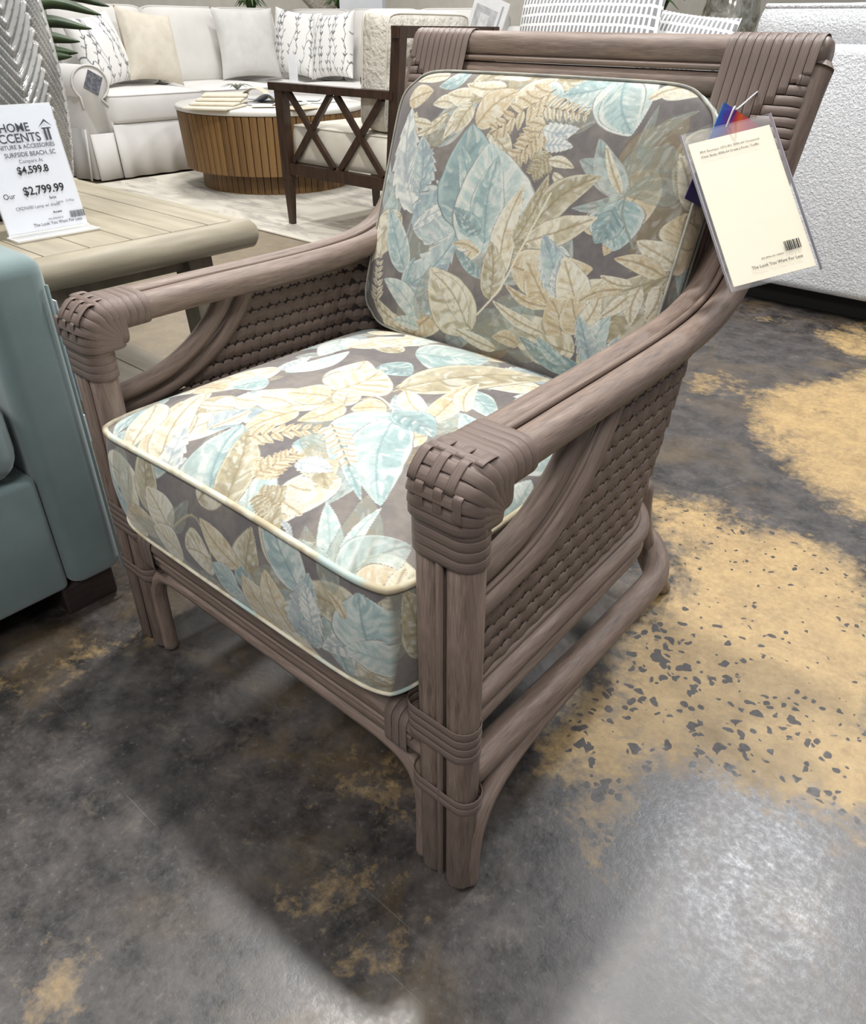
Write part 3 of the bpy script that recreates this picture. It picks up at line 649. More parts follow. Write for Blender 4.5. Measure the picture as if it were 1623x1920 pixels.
def make_seat():
    hx = (SX[1]-SX[0])/2; hy = (SY1-SY0)/2; c = np.array([(SX[0]+SX[1])/2, (SY0+SY1)/2, SZ])
    V, F, tags, l0, l1 = box_cushion(hx, hy, .150, .040, CUS_N, 110, .012, .05, .012); V = V+c
    o = mesh_obj('cushion_cover', V, F, M_PRINT, seat)
    C = np.zeros((len(V), 3)); m = tags == 0; C[m] = paint(V[m][:, :2], conv(TOPS, seat_top), 1, 80)
    m = tags == 1; C[m] = paint(V[m][:, [0, 2]], conv(FRONTS, seat_front), 2, 36)
    m = tags >= 2; W = V[m]; C[m] = paint(np.stack([W[:, 0]+W[:, 1], W[:, 2]], -1), [], 5, 60)
    set_print(o.data, C)
    for l, rr in ((l0, .0046), (l1, .0026)):
        P = V[l][::6].copy(); d = P-c; d[:, 2] = 0; P += d/np.linalg.norm(d, axis=1)[:, None]*.003
        pole('piping', P, rr, M_PIPE, seat, 8, None, True)
def pipe_mat():
    m, nt, b = nodes('print_piping')
    tc = N(nt, 'ShaderNodeTexCoord').outputs['Object']
    c = mixc(nt, maprange(nt, noise(nt, tc, 26, 2), .42, .58), lin((212, 206, 186)), lin((180, 168, 140)))
    c = mixc(nt, maprange(nt, noise(nt, tc, 14, 1), .58, .66, 0, .8), c, lin((168, 192, 190)))
    nt.links.new(c, b.inputs['Base Color']); b.inputs['Roughness'].default_value = .8; return m
M_PIPE = pipe_mat(); M_PIPE2 = plain('print_piping_pale', (176, 172, 158), (140, 142, 138), .85, 30)
make_seat()
BACKS = [
 (1200, 650, 1460, 290, 1440, 520, 'U'), (1215, 640, 1400, 420, 1480, 560, 'G'), (1200, 560, 1330, 230, 1290, 380, 'G'), (1240, 480, 1500, 250, 1400, 330, 'G'), (1200, 640, 995, 490, 1010, 590, 'H'), (1190, 640, 1290, 560, 1250, 580, 'G'),
 (1190, 640, 1080, 395, 1060, 520, 'H'), (1175, 640, 1110, 420, 1160, 500, 'C'), (1180, 665, 1145, 892, 1040, 790, 'T'), (1150, 700, 1060, 860, 1040, 760, 'D'), (1185, 655, 962, 705, 1070, 650, 'H'), ('L', [(1192, 650), (1180, 740), (1222, 880)], 'sage'), (1200, 650, 1330, 540, 1270, 560, 'G'),
 (470, 70, 345, 150, 400, 160, 'T'), (380, 95, 235, 118, 300, 140, 'C'), (640, 75, 500, 70, 560, 100, 'G'), ('L', [(240, 380), (420, 260), (640, 175), (830, 120)], 'olive'),
 (205, 212, 322, 170, 260, 135, 'N'), (422, 235, 328, 235, 375, 200, 'C'), (502, 205, 392, 185, 440, 145, 'C'), (645, 155, 468, 138, 550, 190, 'C'), (745, 100, 578, 105, 660, 140, 'C'), (695, 235, 862, 100, 740, 130, 'C'), (535, 335, 705, 170, 565, 210, 'N'), (505, 232, 388, 395, 415, 300, 'C'), (510, 240, 440, 372, 510, 330, 'K'), (402, 282, 238, 375, 310, 360, 'K'), (330, 330, 215, 300, 270, 290, 'C'),
 (1100, 110, 985, 265, 850, 150, 'P'), (1130, 130, 900, 190, 960, 90, 'T'), (1120, 115, 1215, 380, 1010, 260, 'P'), (1160, 120, 1222, 372, 1300, 220, 'T'), (1280, 210, 1420, 100, 1330, 140, 'C'), (1330, 170, 1560, 150, 1440, 90, 'C'),
 ('F', (865, 165), (600, 375), .036, 'N'), ('F', (825, 245), (1032, 290), .022, 'C'), ('F', (850, 330), (700, 500), .034, 'N'), ('F', (865, 460), (785, 560), .026, 'O'), (830, 355, 990, 350, 900, 300, 'W'), (840, 428, 965, 435, 890, 390, 'W'), (858, 495, 972, 528, 910, 480, 'C'), (878, 552, 942, 588, 910, 545, 'C'), (880, 590, 940, 655, 890, 625, 'C'),
 (262, 725, 225, 245, 160, 520, 'W'), (280, 650, 290, 378, 355, 500, 'S'), (250, 790, 532, 588, 350, 540, 'S'), (250, 792, 520, 690, 400, 760, 'W'), (215, 985, 128, 690, 225, 820, 'T'), (195, 1060, 472, 790, 290, 850, 'S'), (205, 1080, 260, 920, 260, 1000, 'T'), ('L', [(215, 840), (290, 620), (340, 440)], 'slate'),
 (255, 1192, 108, 1010, 140, 1130, 'P'), (258, 1190, 335, 955, 330, 1090, 'G'), (150, 1200, 40, 1070, 70, 1150, 'K'), ('F', (60, 1110), (85, 890), .022, 'C'), (250, 1230, 130, 1190, 190, 1180, 'P'),
 (560, 805, 515, 328, 385, 560, 'D'), (545, 760, 470, 420, 460, 600, 'T'), (560, 900, 600, 415, 770, 640, 'P'), (575, 860, 640, 470, 690, 640, 'T'), (560, 810, 440, 700, 470, 790, 'D'), (550, 900, 430, 860, 480, 900, 'N'), (550, 1010, 440, 880, 500, 990, 'D'),
 (640, 1015, 755, 600, 760, 800, 'C'), (595, 1105, 605, 850, 545, 960, 'O'), (705, 855, 862, 555, 810, 740, 'O'), (790, 782, 1092, 562, 900, 620, 'O'), (760, 855, 1075, 745, 900, 740, 'K'), (690, 955, 1052, 972, 900, 850, 'N'), ('L', [(500, 1205), (640, 1060), (740, 880), (870, 640)], 'cream'),
 (500, 1240, 332, 965, 540, 1080, 'K'), (480, 1215, 340, 985, 370, 1130, 'K'),
 (860, 1145, 760, 930, 880, 1020, 'N'), (850, 1140, 665, 1040, 740, 1110, 'N'), (880, 1130, 1000, 960, 870, 1000, 'C'), (895, 1090, 835, 820, 790, 960, 'S'), (900, 1110, 915, 920, 940, 1000, 'W'), (985, 1170, 925, 920, 1040, 1040, 'C'), (905, 1265, 865, 1100, 800, 1200, 'N'), (1000, 1260, 960, 1090, 900, 1180, 'N'), (825, 1255, 605, 1110, 690, 1200, 'C'), (970, 1250, 1080, 1080, 1060, 1190, 'C'),
 (1412, 945, 1235, 845, 1310, 960, 'C'), (1420, 868, 1440, 708, 1520, 800, 'N'), (1345, 1000, 1140, 925, 1240, 1010, 'N'), (1400, 970, 1330, 900, 1380, 990, 'C'), (1212, 1045, 1082, 1000, 1150, 1060, 'C'), ('L', [(1080, 1095), (1250, 1040), (1470, 940)], 'olive'), (1242, 1050, 1198, 1220, 1255, 1150, 'C'), (1325, 1040, 1258, 1195, 1335, 1130, 'C'), (1195, 1090, 1075, 1185, 1110, 1120, 'C'), (1175, 1062, 975, 1125, 1060, 1070, 'N'), (1435, 965, 1395, 1205, 1320, 1080, 'N'), (1340, 1130, 1208, 1315, 1230, 1210, 'N'), (1400, 1130, 1330, 1250, 1330, 1180, 'G'), (1460, 700, 1420, 450, 1390, 580, 'K'),
 (1020, 1412, 1120, 1175, 1120, 1320, 'P'), (1022, 1412, 985, 1175, 950, 1300, 'S'), (1010, 1405, 1155, 1260, 1110, 1350, 'W'), (985, 1425, 715, 1270, 830, 1390, 'D'), (900, 1390, 790, 1270, 820, 1350, 'T'), (705, 1305, 590, 1270, 650, 1250, 'N'), (595, 1325, 415, 1230, 490, 1235, 'C'), (800, 1350, 640, 1330, 720, 1310, 'G'), (1060, 1420, 1180, 1340, 1110, 1350, 'C'),
]
# front face of the back cushion: raked plane between its lower and upper front seams
BL = np.array([-.349, .492, .480]); BU = np.array([0, .340, 1.0]); BU /= np.linalg.norm(BU); BN = np.array([0, -BU[2], BU[1]])
BH = .415; BW = .552
backc = thing('back_cushion', 'botanical-print back cushion leaning against the rattan armchair back', 'cushion', (-.340, .56, .47))
def make_back():
    c = BL+BU*BH/2; V, F, tags, l0, l1 = box_cushion(BW/2, BH/2, .062, .032, CUS_N, 34, .006, .095, 0.)
    LV = V.copy(); V = c+np.outer(V[:, 0], [1, 0, 0])+np.outer(V[:, 1], BU)+np.outer(V[:, 2], BN)
    o = mesh_obj('cushion_cover', V, F, M_PRINT, backc)
    def f(p):
        q = at_plane(z6(*p), BL+BN*.012, BN)-c; return np.array([q[0], q@BU])
    C = np.zeros((len(V), 3)); m = tags == 0; C[m] = paint(LV[m][:, :2], conv(BACKS, f), 11, 60)
    m = tags > 0; C[m] = paint(np.stack([LV[m][:, 0]+LV[m][:, 1], LV[m][:, 2]], -1), [], 12, 60); set_print(o.data, C)
    for l in (l0, l1):
        P = V[l][::6].copy(); d = P-c; d -= np.outer(d@BN, BN); P += d/np.linalg.norm(d, axis=1)[:, None]*.003
        pole('piping', P, .0020, M_PIPE2, backc, 8, None, True)
make_back()
#==PART3==
# ================================================================== HANG TAG AND BROCHURE ON THE ARMCHAIR
M_PAPER = plain('cream_card', (238, 228, 206), (234, 224, 200), .7)
M_WHITE = plain('white_card', (226, 230, 238), (222, 226, 234), .6)
M_INK = plain('black_ink', (34, 32, 34), None, .7)
M_INK2 = plain('grey_ink', (92, 92, 98), None, .7)
def clear_mat(name, tint=(.96, .97, .98), rough=.06, alpha=.10):
    m, nt, b = nodes(name); b.inputs['Base Color'].default_value = (*tint, 1); b.inputs['Roughness'].default_value = rough
    tr = N(nt, 'ShaderNodeBsdfTransparent'); mx = N(nt, 'ShaderNodeMixShader'); mx.inputs[0].default_value = alpha
    nz = noise(nt, N(nt, 'ShaderNodeTexCoord').outputs['Object'], 9, 2); bump(nt, b, nz, .05, .002)
    nt.links.new(tr.outputs[0], mx.inputs[1]); nt.links.new(b.outputs[0], mx.inputs[2])
    nt.links.new(mx.outputs[0], nt.nodes['Material Output'].inputs[0]); return m
M_CLEAR = clear_mat('clear_vinyl'); M_ACRYL = clear_mat('clear_acrylic', (.95, .97, 1), .04, .30)
def quad_frame(tl, tr, bl):
    tl, tr, bl = (Vector(q) for q in (tl, tr, bl)); ex = (tr-tl).normalized(); M = basis(bl, ex, tl-bl)
    return M, (tr-tl).length, (tl-bl).length
def slab(name, M, x0, x1, y0, y1, z0, z1, mat, parent, r=.0):
    V, F = rbox(((x0+x1)/2, (y0+y1)/2, (z0+z1)/2), (x1-x0, y1-y0, z1-z0), r, 2)
    return mesh_obj(name, xf(M, V), F, mat, parent, False)
def barcode(M, x0, x1, y0, y1, z, parent, seed=1):
    R = random.Random(seed); mb = MB(); x = x0
    while x < x1:
        wd = R.choice((.0008, .0012, .0018)); V = xf(M, [(x, y0, z), (x+wd, y0, z), (x+wd, y1, z), (x, y1, z)]); mb.add(V, [[0, 1, 2, 3]]); x += wd+R.choice((.0008, .0013))
    return mb.build('barcode', M_INK, parent, False)
M_CLEAR2 = clear_mat('clear_loop', (.9, .9, .92), .1, .75)
tl = at((1285, 258), 'y', .550); tr = at((1440, 220), 'y', .637); bl = at((1375, 543), 'y', .494)
TM, TW, TH = quad_frame(tl, tr, bl)
tagt = thing('price_tag', 'cream price card in a clear vinyl sleeve hanging at the armchair corner', 'tag', tuple(bl))
slab('card', TM, .001, TW-.001, .003, TH-.010, -.0006, .0006, M_PAPER, tagt)
slab('sleeve', TM, -.004, TW+.004, -.003, TH+.004, -.0022, .0022, M_CLEAR, tagt, .0008)
for nm, x0, x1 in (('sleeve_edge', -.0050, -.0040), ('sleeve_edge', TW+.0040, TW+.0049)): slab(nm, TM, x0, x1, -.003, TH+.004, -.0024, .0024, plain('vinyl_edge', (184, 180, 188), (150, 146, 156), .2), tagt)
TT = TM @ Matrix.Translation((0, 0, .0028))
def tx(s, x, y, size, Mx, par, mat=None, al='LEFT', bold=.0): return text('lettering', s, size, Mx @ Matrix.Translation((x, y, 0)), mat or M_INK, par, al, bold)
tx('BRA Boutique 1073-401 0096-64 Occasional', TW*.10, TH-.0265, .0044, TT, tagt)
tx('Chair Body: 0096-64 Grade J Finish: Truffle', TW*.10, TH-.0330, .0044, TT, tagt)
tx('825-8996-401+00000', TW*.40, .0270, .0034, TT, tagt)
tx('The Look You Want For Less', TW*.26, .0175, .0056, TT, tagt, None, 'LEFT', .008)
barcode(TM, TW*.70, TW*.89, .030, .0425, .0028, tagt, 3)
def brochure_mat():
    m, nt, b = nodes('bright_brochure'); tc = N(nt, 'ShaderNodeTexCoord').outputs['UV']
    sp = N(nt, 'ShaderNodeSeparateXYZ'); nt.links.new(tc, sp.inputs[0]); nz = noise(nt, tc, 3.2, 3)
    f = math_(nt, 'ADD', math_(nt, 'MULTIPLY_ADD', sp.outputs[0], 1.5, .02), math_(nt, 'MULTIPLY_ADD', nz, .5, -.25))
    cr = N(nt, 'ShaderNodeValToRGB'); e = cr.color_ramp.elements
    for p, c in ((0, (52, 110, 180)), (.16, (60, 80, 190)), (.30, (110, 50, 150)), (.42, (210, 60, 60)), (.60, (236, 110, 50)), (.8, (220, 60, 90)), (1., (150, 40, 70))):
        k = e.new(p) if p not in (0, 1.) else e[0 if p == 0 else -1]; k.color = (*lin(c), 1)
    nt.links.new(f, cr.inputs[0]); lowc = mixc(nt, maprange(nt, sp.outputs[1], .35, .55), lin((44, 34, 92)), lin((44, 34, 92)))
    nt.links.new(mixc(nt, maprange(nt, sp.outputs[1], .30, .62), lowc, cr.outputs[0]), b.inputs['Base Color']); b.inputs['Roughness'].default_value = .3; return m
b_tl = at((1322, 178), 'y', .575); b_tr = at((1398, 228), 'y', .640); b_bl = at((1283, 372), 'y', .555)
KM, KW, KH = quad_frame(b_tl, b_tr, b_bl)
KW *= 1.25
V, F = rbox((KW/2, KH/2, 0), (KW, KH, .0012), 0); V = np.array(V)
bro = mesh_obj('brochure', xf(KM, V), F, brochure_mat(), None, False, np.stack([V[:, 0]/KW, V[:, 1]/KH], -1), tuple(b_bl))
tag(bro, 'glossy blue, purple and orange brochure tucked behind the cream price card', 'brochure')
mesh_obj('white_panel', xf(KM, [(KW*.34, KH*.42, .0012), (KW*.40, KH*.80, .0012), (KW*.90, KH*.46, .0012), (KW*.86, KH*.40, .0012)]), [[3, 2, 1, 0]], plain('brochure_panel', (236, 220, 214), (224, 150, 140), .4, 40), bro, False)

# clear plastic loop that ties card and brochure to the back frame
ptop = xf(TM, [(TW*.5, TH+.001, 0)])[0]; kt = xf(KM, [(KW*.3, KH*.93, 0)])[0]
pole('plastic_loop', spl([ptop, ptop+np.array([.004, .004, .022]), kt+np.array([0, -.003, .012]), (XC+.281, .690, .868), (XC+.281, .708, .858)], 24), .0011, M_CLEAR2, tagt, 6)

# ================================================================== TEAL SOFA CHAIR
M_TEAL = plain('aqua_velvet', (120, 138, 137), (100, 118, 118), .75, 5., .25, 600, .0006, None, .2, 0, .5, .3, .7)
M_DKLEG = plain('dark_wood_foot', (52, 40, 38), (40, 31, 30), .5, 20, 0, 0, 0, (1, 1, 12))
tc_ = thing('upholstered_armchair', 'aqua blue velvet armchair with square arm at the left edge', 'armchair', (-1.25, -.35, 0))
XF = -.832
def soft(name, c, s, mat, par, r=.03, seg=4): return box(name, c, s, mat, par, r, seg, smooth=True)
soft('arm', (XF-.40, -.012, .352), (.80, .105, .585), M_TEAL, tc_, .028, 5)
soft('seat_base', (XF-.405, -.395, .180), (.79, .660, .235), M_TEAL, tc_, .012, 3)
soft('seat_cushion', (XF-.385, -.395, .385), (.79, .64, .160), M_TEAL, tc_, .05, 5)
soft('arm', (XF-.40, -.78, .352), (.80, .105, .585), M_TEAL, tc_, .028, 5)
soft('backrest', (XF-.84, -.395, .44), (.14, .87, .76), M_TEAL, tc_, .05, 5)
for y in (-.012, -.78): pole('arm_piping', [(XF+.001, y+.044, .065), (XF+.001, y+.044, .60)], .0032, M_TEAL, tc_, 6)
for x in (XF-.075, XF-.72):
    for y in (-.03, -.76): box('foot', (x, y, .030), (.11, .10, .062), M_DKLEG, tc_, .005)
box('plinth', (XF-.40, -.395, .045), (.64, .62, .05), plain('plinth_black', (26, 24, 24), None, .9), tc_, .003)  # near-black plinth under the seat base
pt = thing('hang_card', 'thin white card hanging on the outside of the aqua armchair arm', 'tag', (XF-.05, .0448, .38))
box('card', (XF-.045, .0448, .485), (.07, .0022, .17), M_WHITE, pt, 0); box('card', (XF-.045, .0452, .345), (.05, .0022, .05), M_WHITE, pt, 0)

# ================================================================== SIDE TABLE, LAMP, SIGN
M_OAK = plain('limed_oak', (162, 153, 133), (138, 130, 112), .5, 3., .2, 120, .0006, (6, 1.5, 12), .4)
M_OAKX = plain('limed_oak_grain_across', (162, 153, 133), (142, 133, 115), .5, 3., .2, 120, .0006, (1.5, 8, 12), .4)
M_OAKD = plain('limed_oak_leg', (136, 127, 110), (112, 104, 90), .55, 3., .2, 120, .0006, (8, 8, 1.5), .4)
tb = thing('end_table', 'pale limed wood end table with plank top and bullnose edge', 'table', (-1.52, .33, 0))
TX0, TX1, TY0, TY1, TZ = -1.94, -1.10, .075, .640, .562
for i in range(6):
    y0 = TY0+.006+i*.0925; box('plank', ((TX0+TX1)/2-.01, y0+.04625, TZ-.016), (TX1-TX0-.09, .0903, .028), M_OAKX, tb, .0015)
pole('edge_rail', [(TX1-.036, TY0-.02, TZ-.030), (TX1-.030, .33, TZ-.030), (TX1-.030, TY1+.005, TZ-.030)], .0315, M_OAK, tb, 18)
pole('edge_rail', [(TX0+.03, TY0-.02, TZ-.036), (TX0+.03, .33, TZ-.036), (TX0+.03, TY1+.005, TZ-.036)], .038, M_OAK, tb, 18)
for y in (TY0+.012, TY1-.022): box('apron', ((TX0+TX1)/2, y, TZ-.030), (TX1-TX0-.09, .034, .058), M_OAKX, tb, .006)
for x in (TX1-.075, TX0+.08): box('cross_apron', (x, .33, TZ-.072), (.03, .36, .034), M_OAKD, tb, .004)
for x, sx in ((TX1-.075, 1), (TX0+.08, -1)):
    for y, sy in ((.165, -1), (.505, 1)):
        P = [(x+.03*sx*t, y+.012*sy*t, (TZ-.06)*(1-t)) for t in (0, 1)]
        V = []; h = .030
        for (px, py, pz) in P: V += [(px-h, py-h, pz), (px+h, py-h, pz), (px+h, py+h, pz), (px-h, py+h, pz)]
        mesh_obj('leg', V, [[0, 1, 2, 3], [7, 6, 5, 4], [0, 4, 5, 1], [1, 5, 6, 2], [2, 6, 7, 3], [3, 7, 4, 0]], M_OAKD, tb, False)
for i in range(5): box('shelf_plank', (-1.515, .16+i*.0875, .150), (.66, .0855, .022), plain('limed_oak_shelf', (168, 158, 140), (146, 136, 120), .55, 3., .2, 120, .0006, (1.5, 8, 12)), tb, .0015)
for y in (.165, .505): box('shelf_rail', (-1.515, y, .118), (.66, .03, .04), M_OAKD, tb, .003)

def lamp_mat():
    m, nt, b = nodes('ribbed_smoke_glass'); b.inputs['Roughness'].default_value = .12; b.inputs['Specular IOR Level'].default_value = .8
    b.inputs['Coat Weight'].default_value = .6; b.inputs['Metallic'].default_value = .15
    nz = noise(nt, N(nt, 'ShaderNodeTexCoord').outputs['Object'], 9, 3)
    nt.links.new(mixc(nt, maprange(nt, nz, .3, .7), lin((150, 149, 147)), lin((196, 195, 190))), b.inputs['Base Color']); return m
lp = thing('table_lamp', 'grey glass table lamp with herringbone ribs on the end table', 'lamp', (-1.560, .335, TZ))
def rib(r, z, a):
    k = a/(2*PI)*7; tri = abs((k % 1)-.5)*2
    zz = z-.235; v = math.sin((z+tri*.085)*2*PI/.0235); v = math.copysign(abs(v)**.7, v)
    return r+.0050*v
prof = [(.098, .035)]+[(.100+.036*math.sin(PI*min(1, t*1.05)**.8)-.006*t, .04+.62*t) for t in np.linspace(0, 1, 150)]
V, F = lathe(prof, (-1.560, .335, TZ), 220, rib); mesh_obj('glass_body', V, F, lamp_mat(), lp)
V, F = lathe([(.094, .0005), (.102, .004), (.102, .036), (.096, .040)], (-1.560, .335, TZ), 40); mesh_obj('base_ring', V, F, plain('bronze_base', (92, 84, 80), (80, 73, 70), .4, 8, 0, 0, 0, None, .5, .5), lp)
V, F = lathe([(.03, .655), (.03, .70), (.008, .705), (.008, .76)], (-1.560, .335, TZ), 20); mesh_obj('neck', V, F, MATS['bronze_base'], lp)
V, F = lathe([(.20, .74), (.155, 1.02)], (-1.560, .335, TZ), 40, None, False); mesh_obj('shade', V, F, plain('linen_shade', (232, 226, 212), None, .9), lp)

sg = thing('sign_holder', 'clear acrylic sign holder with white price card on the end table', 'sign', (-1.32, .27, TZ))
bl = Vector((-1.322, .186, TZ+.004)); br = Vector((-1.322, .354, TZ+.004)); tl2 = Vector((-1.366, .186, TZ+.232))
SM = basis(bl, br-bl, tl2-bl); SWd = .168; SHt = (tl2-bl).length
slab('card', SM, .002, SWd-.002, .004, SHt, -.0006, .0006, M_WHITE, sg)
slab('acrylic_sheet', SM, 0, SWd, .001, SHt+.003, .0012, .0030, M_ACRYL, sg)
slab('acrylic_sheet', SM, 0, SWd, .001, SHt+.003, -.0030, -.0012, M_ACRYL, sg)
box('acrylic_foot', (-1.300, .27, TZ+.0028), (.05, SWd+.006, .0022), M_ACRYL, sg, 0)
M_EDGE = plain('acrylic_edge', (244, 244, 240), None, .15)
box('acrylic_edge', (-1.2760, .27, TZ+.0030), (.0022, SWd+.006, .0030), M_EDGE, sg, 0); box('acrylic_edge', (-1.319, .27, TZ+.0050), (.003, SWd+.004, .003), M_EDGE, sg, 0)
box('acrylic_edge', (-1.300, .27-SWd/2-.003, TZ+.0030), (.05, .0022, .0028), M_EDGE, sg, 0)
ST = SM @ Matrix.Translation((0, 0, .0036)); mid = .092
M_SERIF = plain('sign_grey', (70, 72, 80), None, .7)
tx('HOME', mid-.042, SHt-.045, .0215, ST, sg, M_SERIF, 'LEFT', .012); tx('ACCENTS', mid-.064, SHt-.064, .0225, ST, sg, M_SERIF, 'LEFT', .012)
for x in (mid+.045, mid+.0525): slab('house_emblem', ST, x, x+.0042, SHt-.064, SHt-.042, 0, .0003, M_SERIF, sg)
mesh_obj('house_emblem', xf(ST, [(mid+.036, SHt-.041, 0), (mid+.052, SHt-.026, 0), (mid+.066, SHt-.040, 0), (mid+.052, SHt-.030, 0)]), [[0, 3, 1], [3, 2, 1]], M_SERIF, sg, False)
slab('house_emblem', ST, mid+.042, mid+.061, SHt-.0435, SHt-.0415, 0, .0003, M_SERIF, sg)
tx('FURNITURE & ACCESSORIES', mid-.074, SHt-.0755, .0106, ST, sg, M_INK2, 'LEFT', .012); tx('SURFSIDE BEACH, SC', mid-.048, SHt-.0895, .0112, ST, sg, M_INK2, 'LEFT', .012)
tx('Compare At', mid-.024, SHt-.1015, .0095, ST, sg, M_INK2); tx('$4,599.8', mid-.034, SHt-.1205, .0185, ST, sg, M_INK, 'LEFT', .022)
tx('$2,799.99', mid-.036, SHt-.160, .0215, ST, sg, M_INK, 'LEFT', .018); tx('Our', mid-.078, SHt-.163, .014, ST, sg, M_INK)
tx('Surya', mid+.012, SHt-.172, .0066, ST, sg, M_INK, 'LEFT', .02); tx('CRDN/00 Lamp w/ shade', mid-.062, SHt-.186, .0088, ST, sg, M_INK2); tx('Lamp   3-Way', mid+.024, SHt-.182, .0066, ST, sg, M_INK2); tx('Accent', mid+.010, SHt-.200, .0066, ST, sg, M_INK, 'LEFT', .02)
barcode(SM, mid+.044, mid+.076, SHt-.2135, SHt-.2005, .0036, sg, 8)
tx('825-000040018', mid-.004, SHt-.2115, .0050, ST, sg, M_INK2); tx('The Look You Want For Less', mid-.038, SHt-.2205, .0086, ST, sg, M_INK2, 'LEFT', .01)

# palm behind the lamp
M_LEAF = plain('palm_green', (56, 74, 44), (38, 54, 32), .45, 14., 0, 0, 0, None, .5)
pm = thing('potted_palm', 'dark green potted palm with pointed leaves behind the glass lamp', 'plant', (-2.15, .50, 0))
V, F = lathe([(.10, 0), (.13, .02), (.155, .30), (.16, .31), (.145, .31), (.14, .27)], (-2.15, .50, 0), 28); mesh_obj('pot', V, F, plain('pot_grey', (150, 146, 138), (136, 132, 124), .6), pm)
pole('stem', [(-2.15, .50, .26), (-2.13, .53, .6), (-2.10, .585, .92)], .014, plain('palm_stem', (84, 82, 54), (66, 64, 44), .6), pm, 8, 12)
def blade(parent, P, wd, mat, name='leaf', side=None, fold=.25):
    P = spl(P, 16); T = np.gradient(P, axis=0); T /= np.linalg.norm(T, axis=1)[:, None]
    up = np.array([0, 0, 1.]) if side is None else np.array(side); W = np.cross(T, up); W /= np.linalg.norm(W, axis=1)[:, None]+1e-9; Nn = np.cross(W, T)
    m = len(P); V = []; F = []
    for i in range(m):
        a = i/(m-1); h = wd*max(.02, math.sin(PI*(a*.93+.06))**.7)
        V += [P[i]-W[i]*h-Nn[i]*h*fold, P[i]+Nn[i]*.001, P[i]+W[i]*h-Nn[i]*h*fold, P[i]-Nn[i]*.001]
    for i in range(m-1):
        k = i*4
        for j in range(4): F.append([k+j, k+(j+1) % 4, k+4+(j+1) % 4, k+4+j])
    return mesh_obj(name, V, F, mat, parent)
crown = np.array([-2.10, .590, .94])
for tip, lift in (((205, 12), .05), ((190, 28), .045), ((172, 54), .03), ((150, 78), .02), ((146, 99), .01), ((135, 106), .005), ((60, -60), .1), ((120, -80), .1), ((10, -40), .1), ((-60, 20), .06), ((-40, -30), .06)):
    e = at(tip, 'x', -1.98); st_ = crown+np.array([.01, .0, -.01-.0009*max(0, tip[1]-10)]); mid_ = (st_+e)/2+np.array([0, 0, lift])
    blade(pm, [st_, mid_, e], .0155, M_LEAF, 'leaf', (ray((100, 60))*-1), .1)
#==PART4==
# ================================================================== RUG
def rug_mat():
    m, nt, b = nodes('marbled_rug'); pos = N(nt, 'ShaderNodeNewGeometry').outputs['Position']
    mp = N(nt, 'ShaderNodeMapping'); mp.inputs['Scale'].default_value = (1.2, 3.5, 1); mp.inputs['Rotation'].default_value = (0, 0, .5); nt.links.new(pos, mp.inputs[0])
    f = maprange(nt, noise(nt, mp.outputs[0], 1.6, 8, .7, 1.2), .46, .66)
    nt.links.new(mixc(nt, f, lin((218, 212, 198)), lin((160, 154, 146))), b.inputs['Base Color']); b.inputs['Roughness'].default_value = .95
    bump(nt, b, noise(nt, pos, 400, 2), .4, .002); return m
rug = box('area_rug', (-3.548, 3.025, .006), (2.76, 1.79, .012), rug_mat(), None, .004, 1, origin=(-3.548, 3.025, 0)); tag(rug, 'off-white marbled area rug under the fluted coffee table', 'rug')
RZ = .012
# ================================================================== COFFEE TABLE
def slat_mat():
    m, nt, b = nodes('walnut_slat'); tc = N(nt, 'ShaderNodeTexCoord').outputs['Object']
    oi = N(nt, 'ShaderNodeObjectInfo').outputs['Random']
    mp = N(nt, 'ShaderNodeMapping'); mp.inputs['Scale'].default_value = (30, 30, 2.5); nt.links.new(tc, mp.inputs[0])
    g = noise(nt, mp.outputs[0], 3, 4); f = math_(nt, 'ADD', math_(nt, 'MULTIPLY', g, .6), math_(nt, 'MULTIPLY_ADD', oi, .3, .1))
    nt.links.new(mixc(nt, maprange(nt, f, .25, .85), lin((88, 62, 34)), lin((140, 106, 62))), b.inputs['Base Color']); b.inputs['Roughness'].default_value = .5; return m
M_SLAT = slat_mat()
CTC = (-4.12, 3.12)
ct = thing('coffee_table', 'round walnut coffee table with fluted drum sides and white stone top', 'table', (CTC[0], CTC[1], RZ))
V, F = lathe([(.60, .455), (.612, .460), (.612, .480), (.604, .487)], (CTC[0], CTC[1], RZ), 72); mesh_obj('stone_top', V, F, plain('white_stone', (226, 224, 218), (212, 210, 204), .3, 3), ct)
V, F = lathe([(.565, .135), (.585, .455)], (CTC[0], CTC[1], RZ), 60); mesh_obj('drum_core', V, F, plain('dark_core', (54, 36, 20), None, .7), ct)
V, F = lathe([(.475, .0), (.475, .14)], (CTC[0], CTC[1], RZ), 60); mesh_obj('plinth_core', V, F, MATS['dark_core'], ct)
def slats(n, rb, rt, z0, z1, nm):
    me = None; base = Vector((CTC[0], CTC[1], RZ))
    hw = PI*rb/n*.985
    prof = [(-hw, 0), (-hw*.9, .012), (0, .0155), (hw*.9, .012), (hw, 0)]
    V = []
    for r, z in ((rb, z0), (rt, z1)):
        for a, d in prof: V.append((r+d, a, z))
    F = [[i, i+1, i+6, i+5] for i in range(4)]+[[4, 3, 2, 1, 0], [5, 6, 7, 8, 9], [0, 5, 9, 4]]
    me = bpy.data.meshes.new(nm); me.from_pydata(V, [], F); me.materials.append(M_SLAT); me.update()
    for k in range(n):
        o = bpy.data.objects.new(nm, me); COL.objects.link(o); o.parent = ct; o.rotation_euler = (0, 0, 2*PI*k/n)
slats(80, .572, .590, .120, .453, 'slat'); slats(70, .480, .480, .0, .118, 'plinth_slat')
CZ = RZ+.487
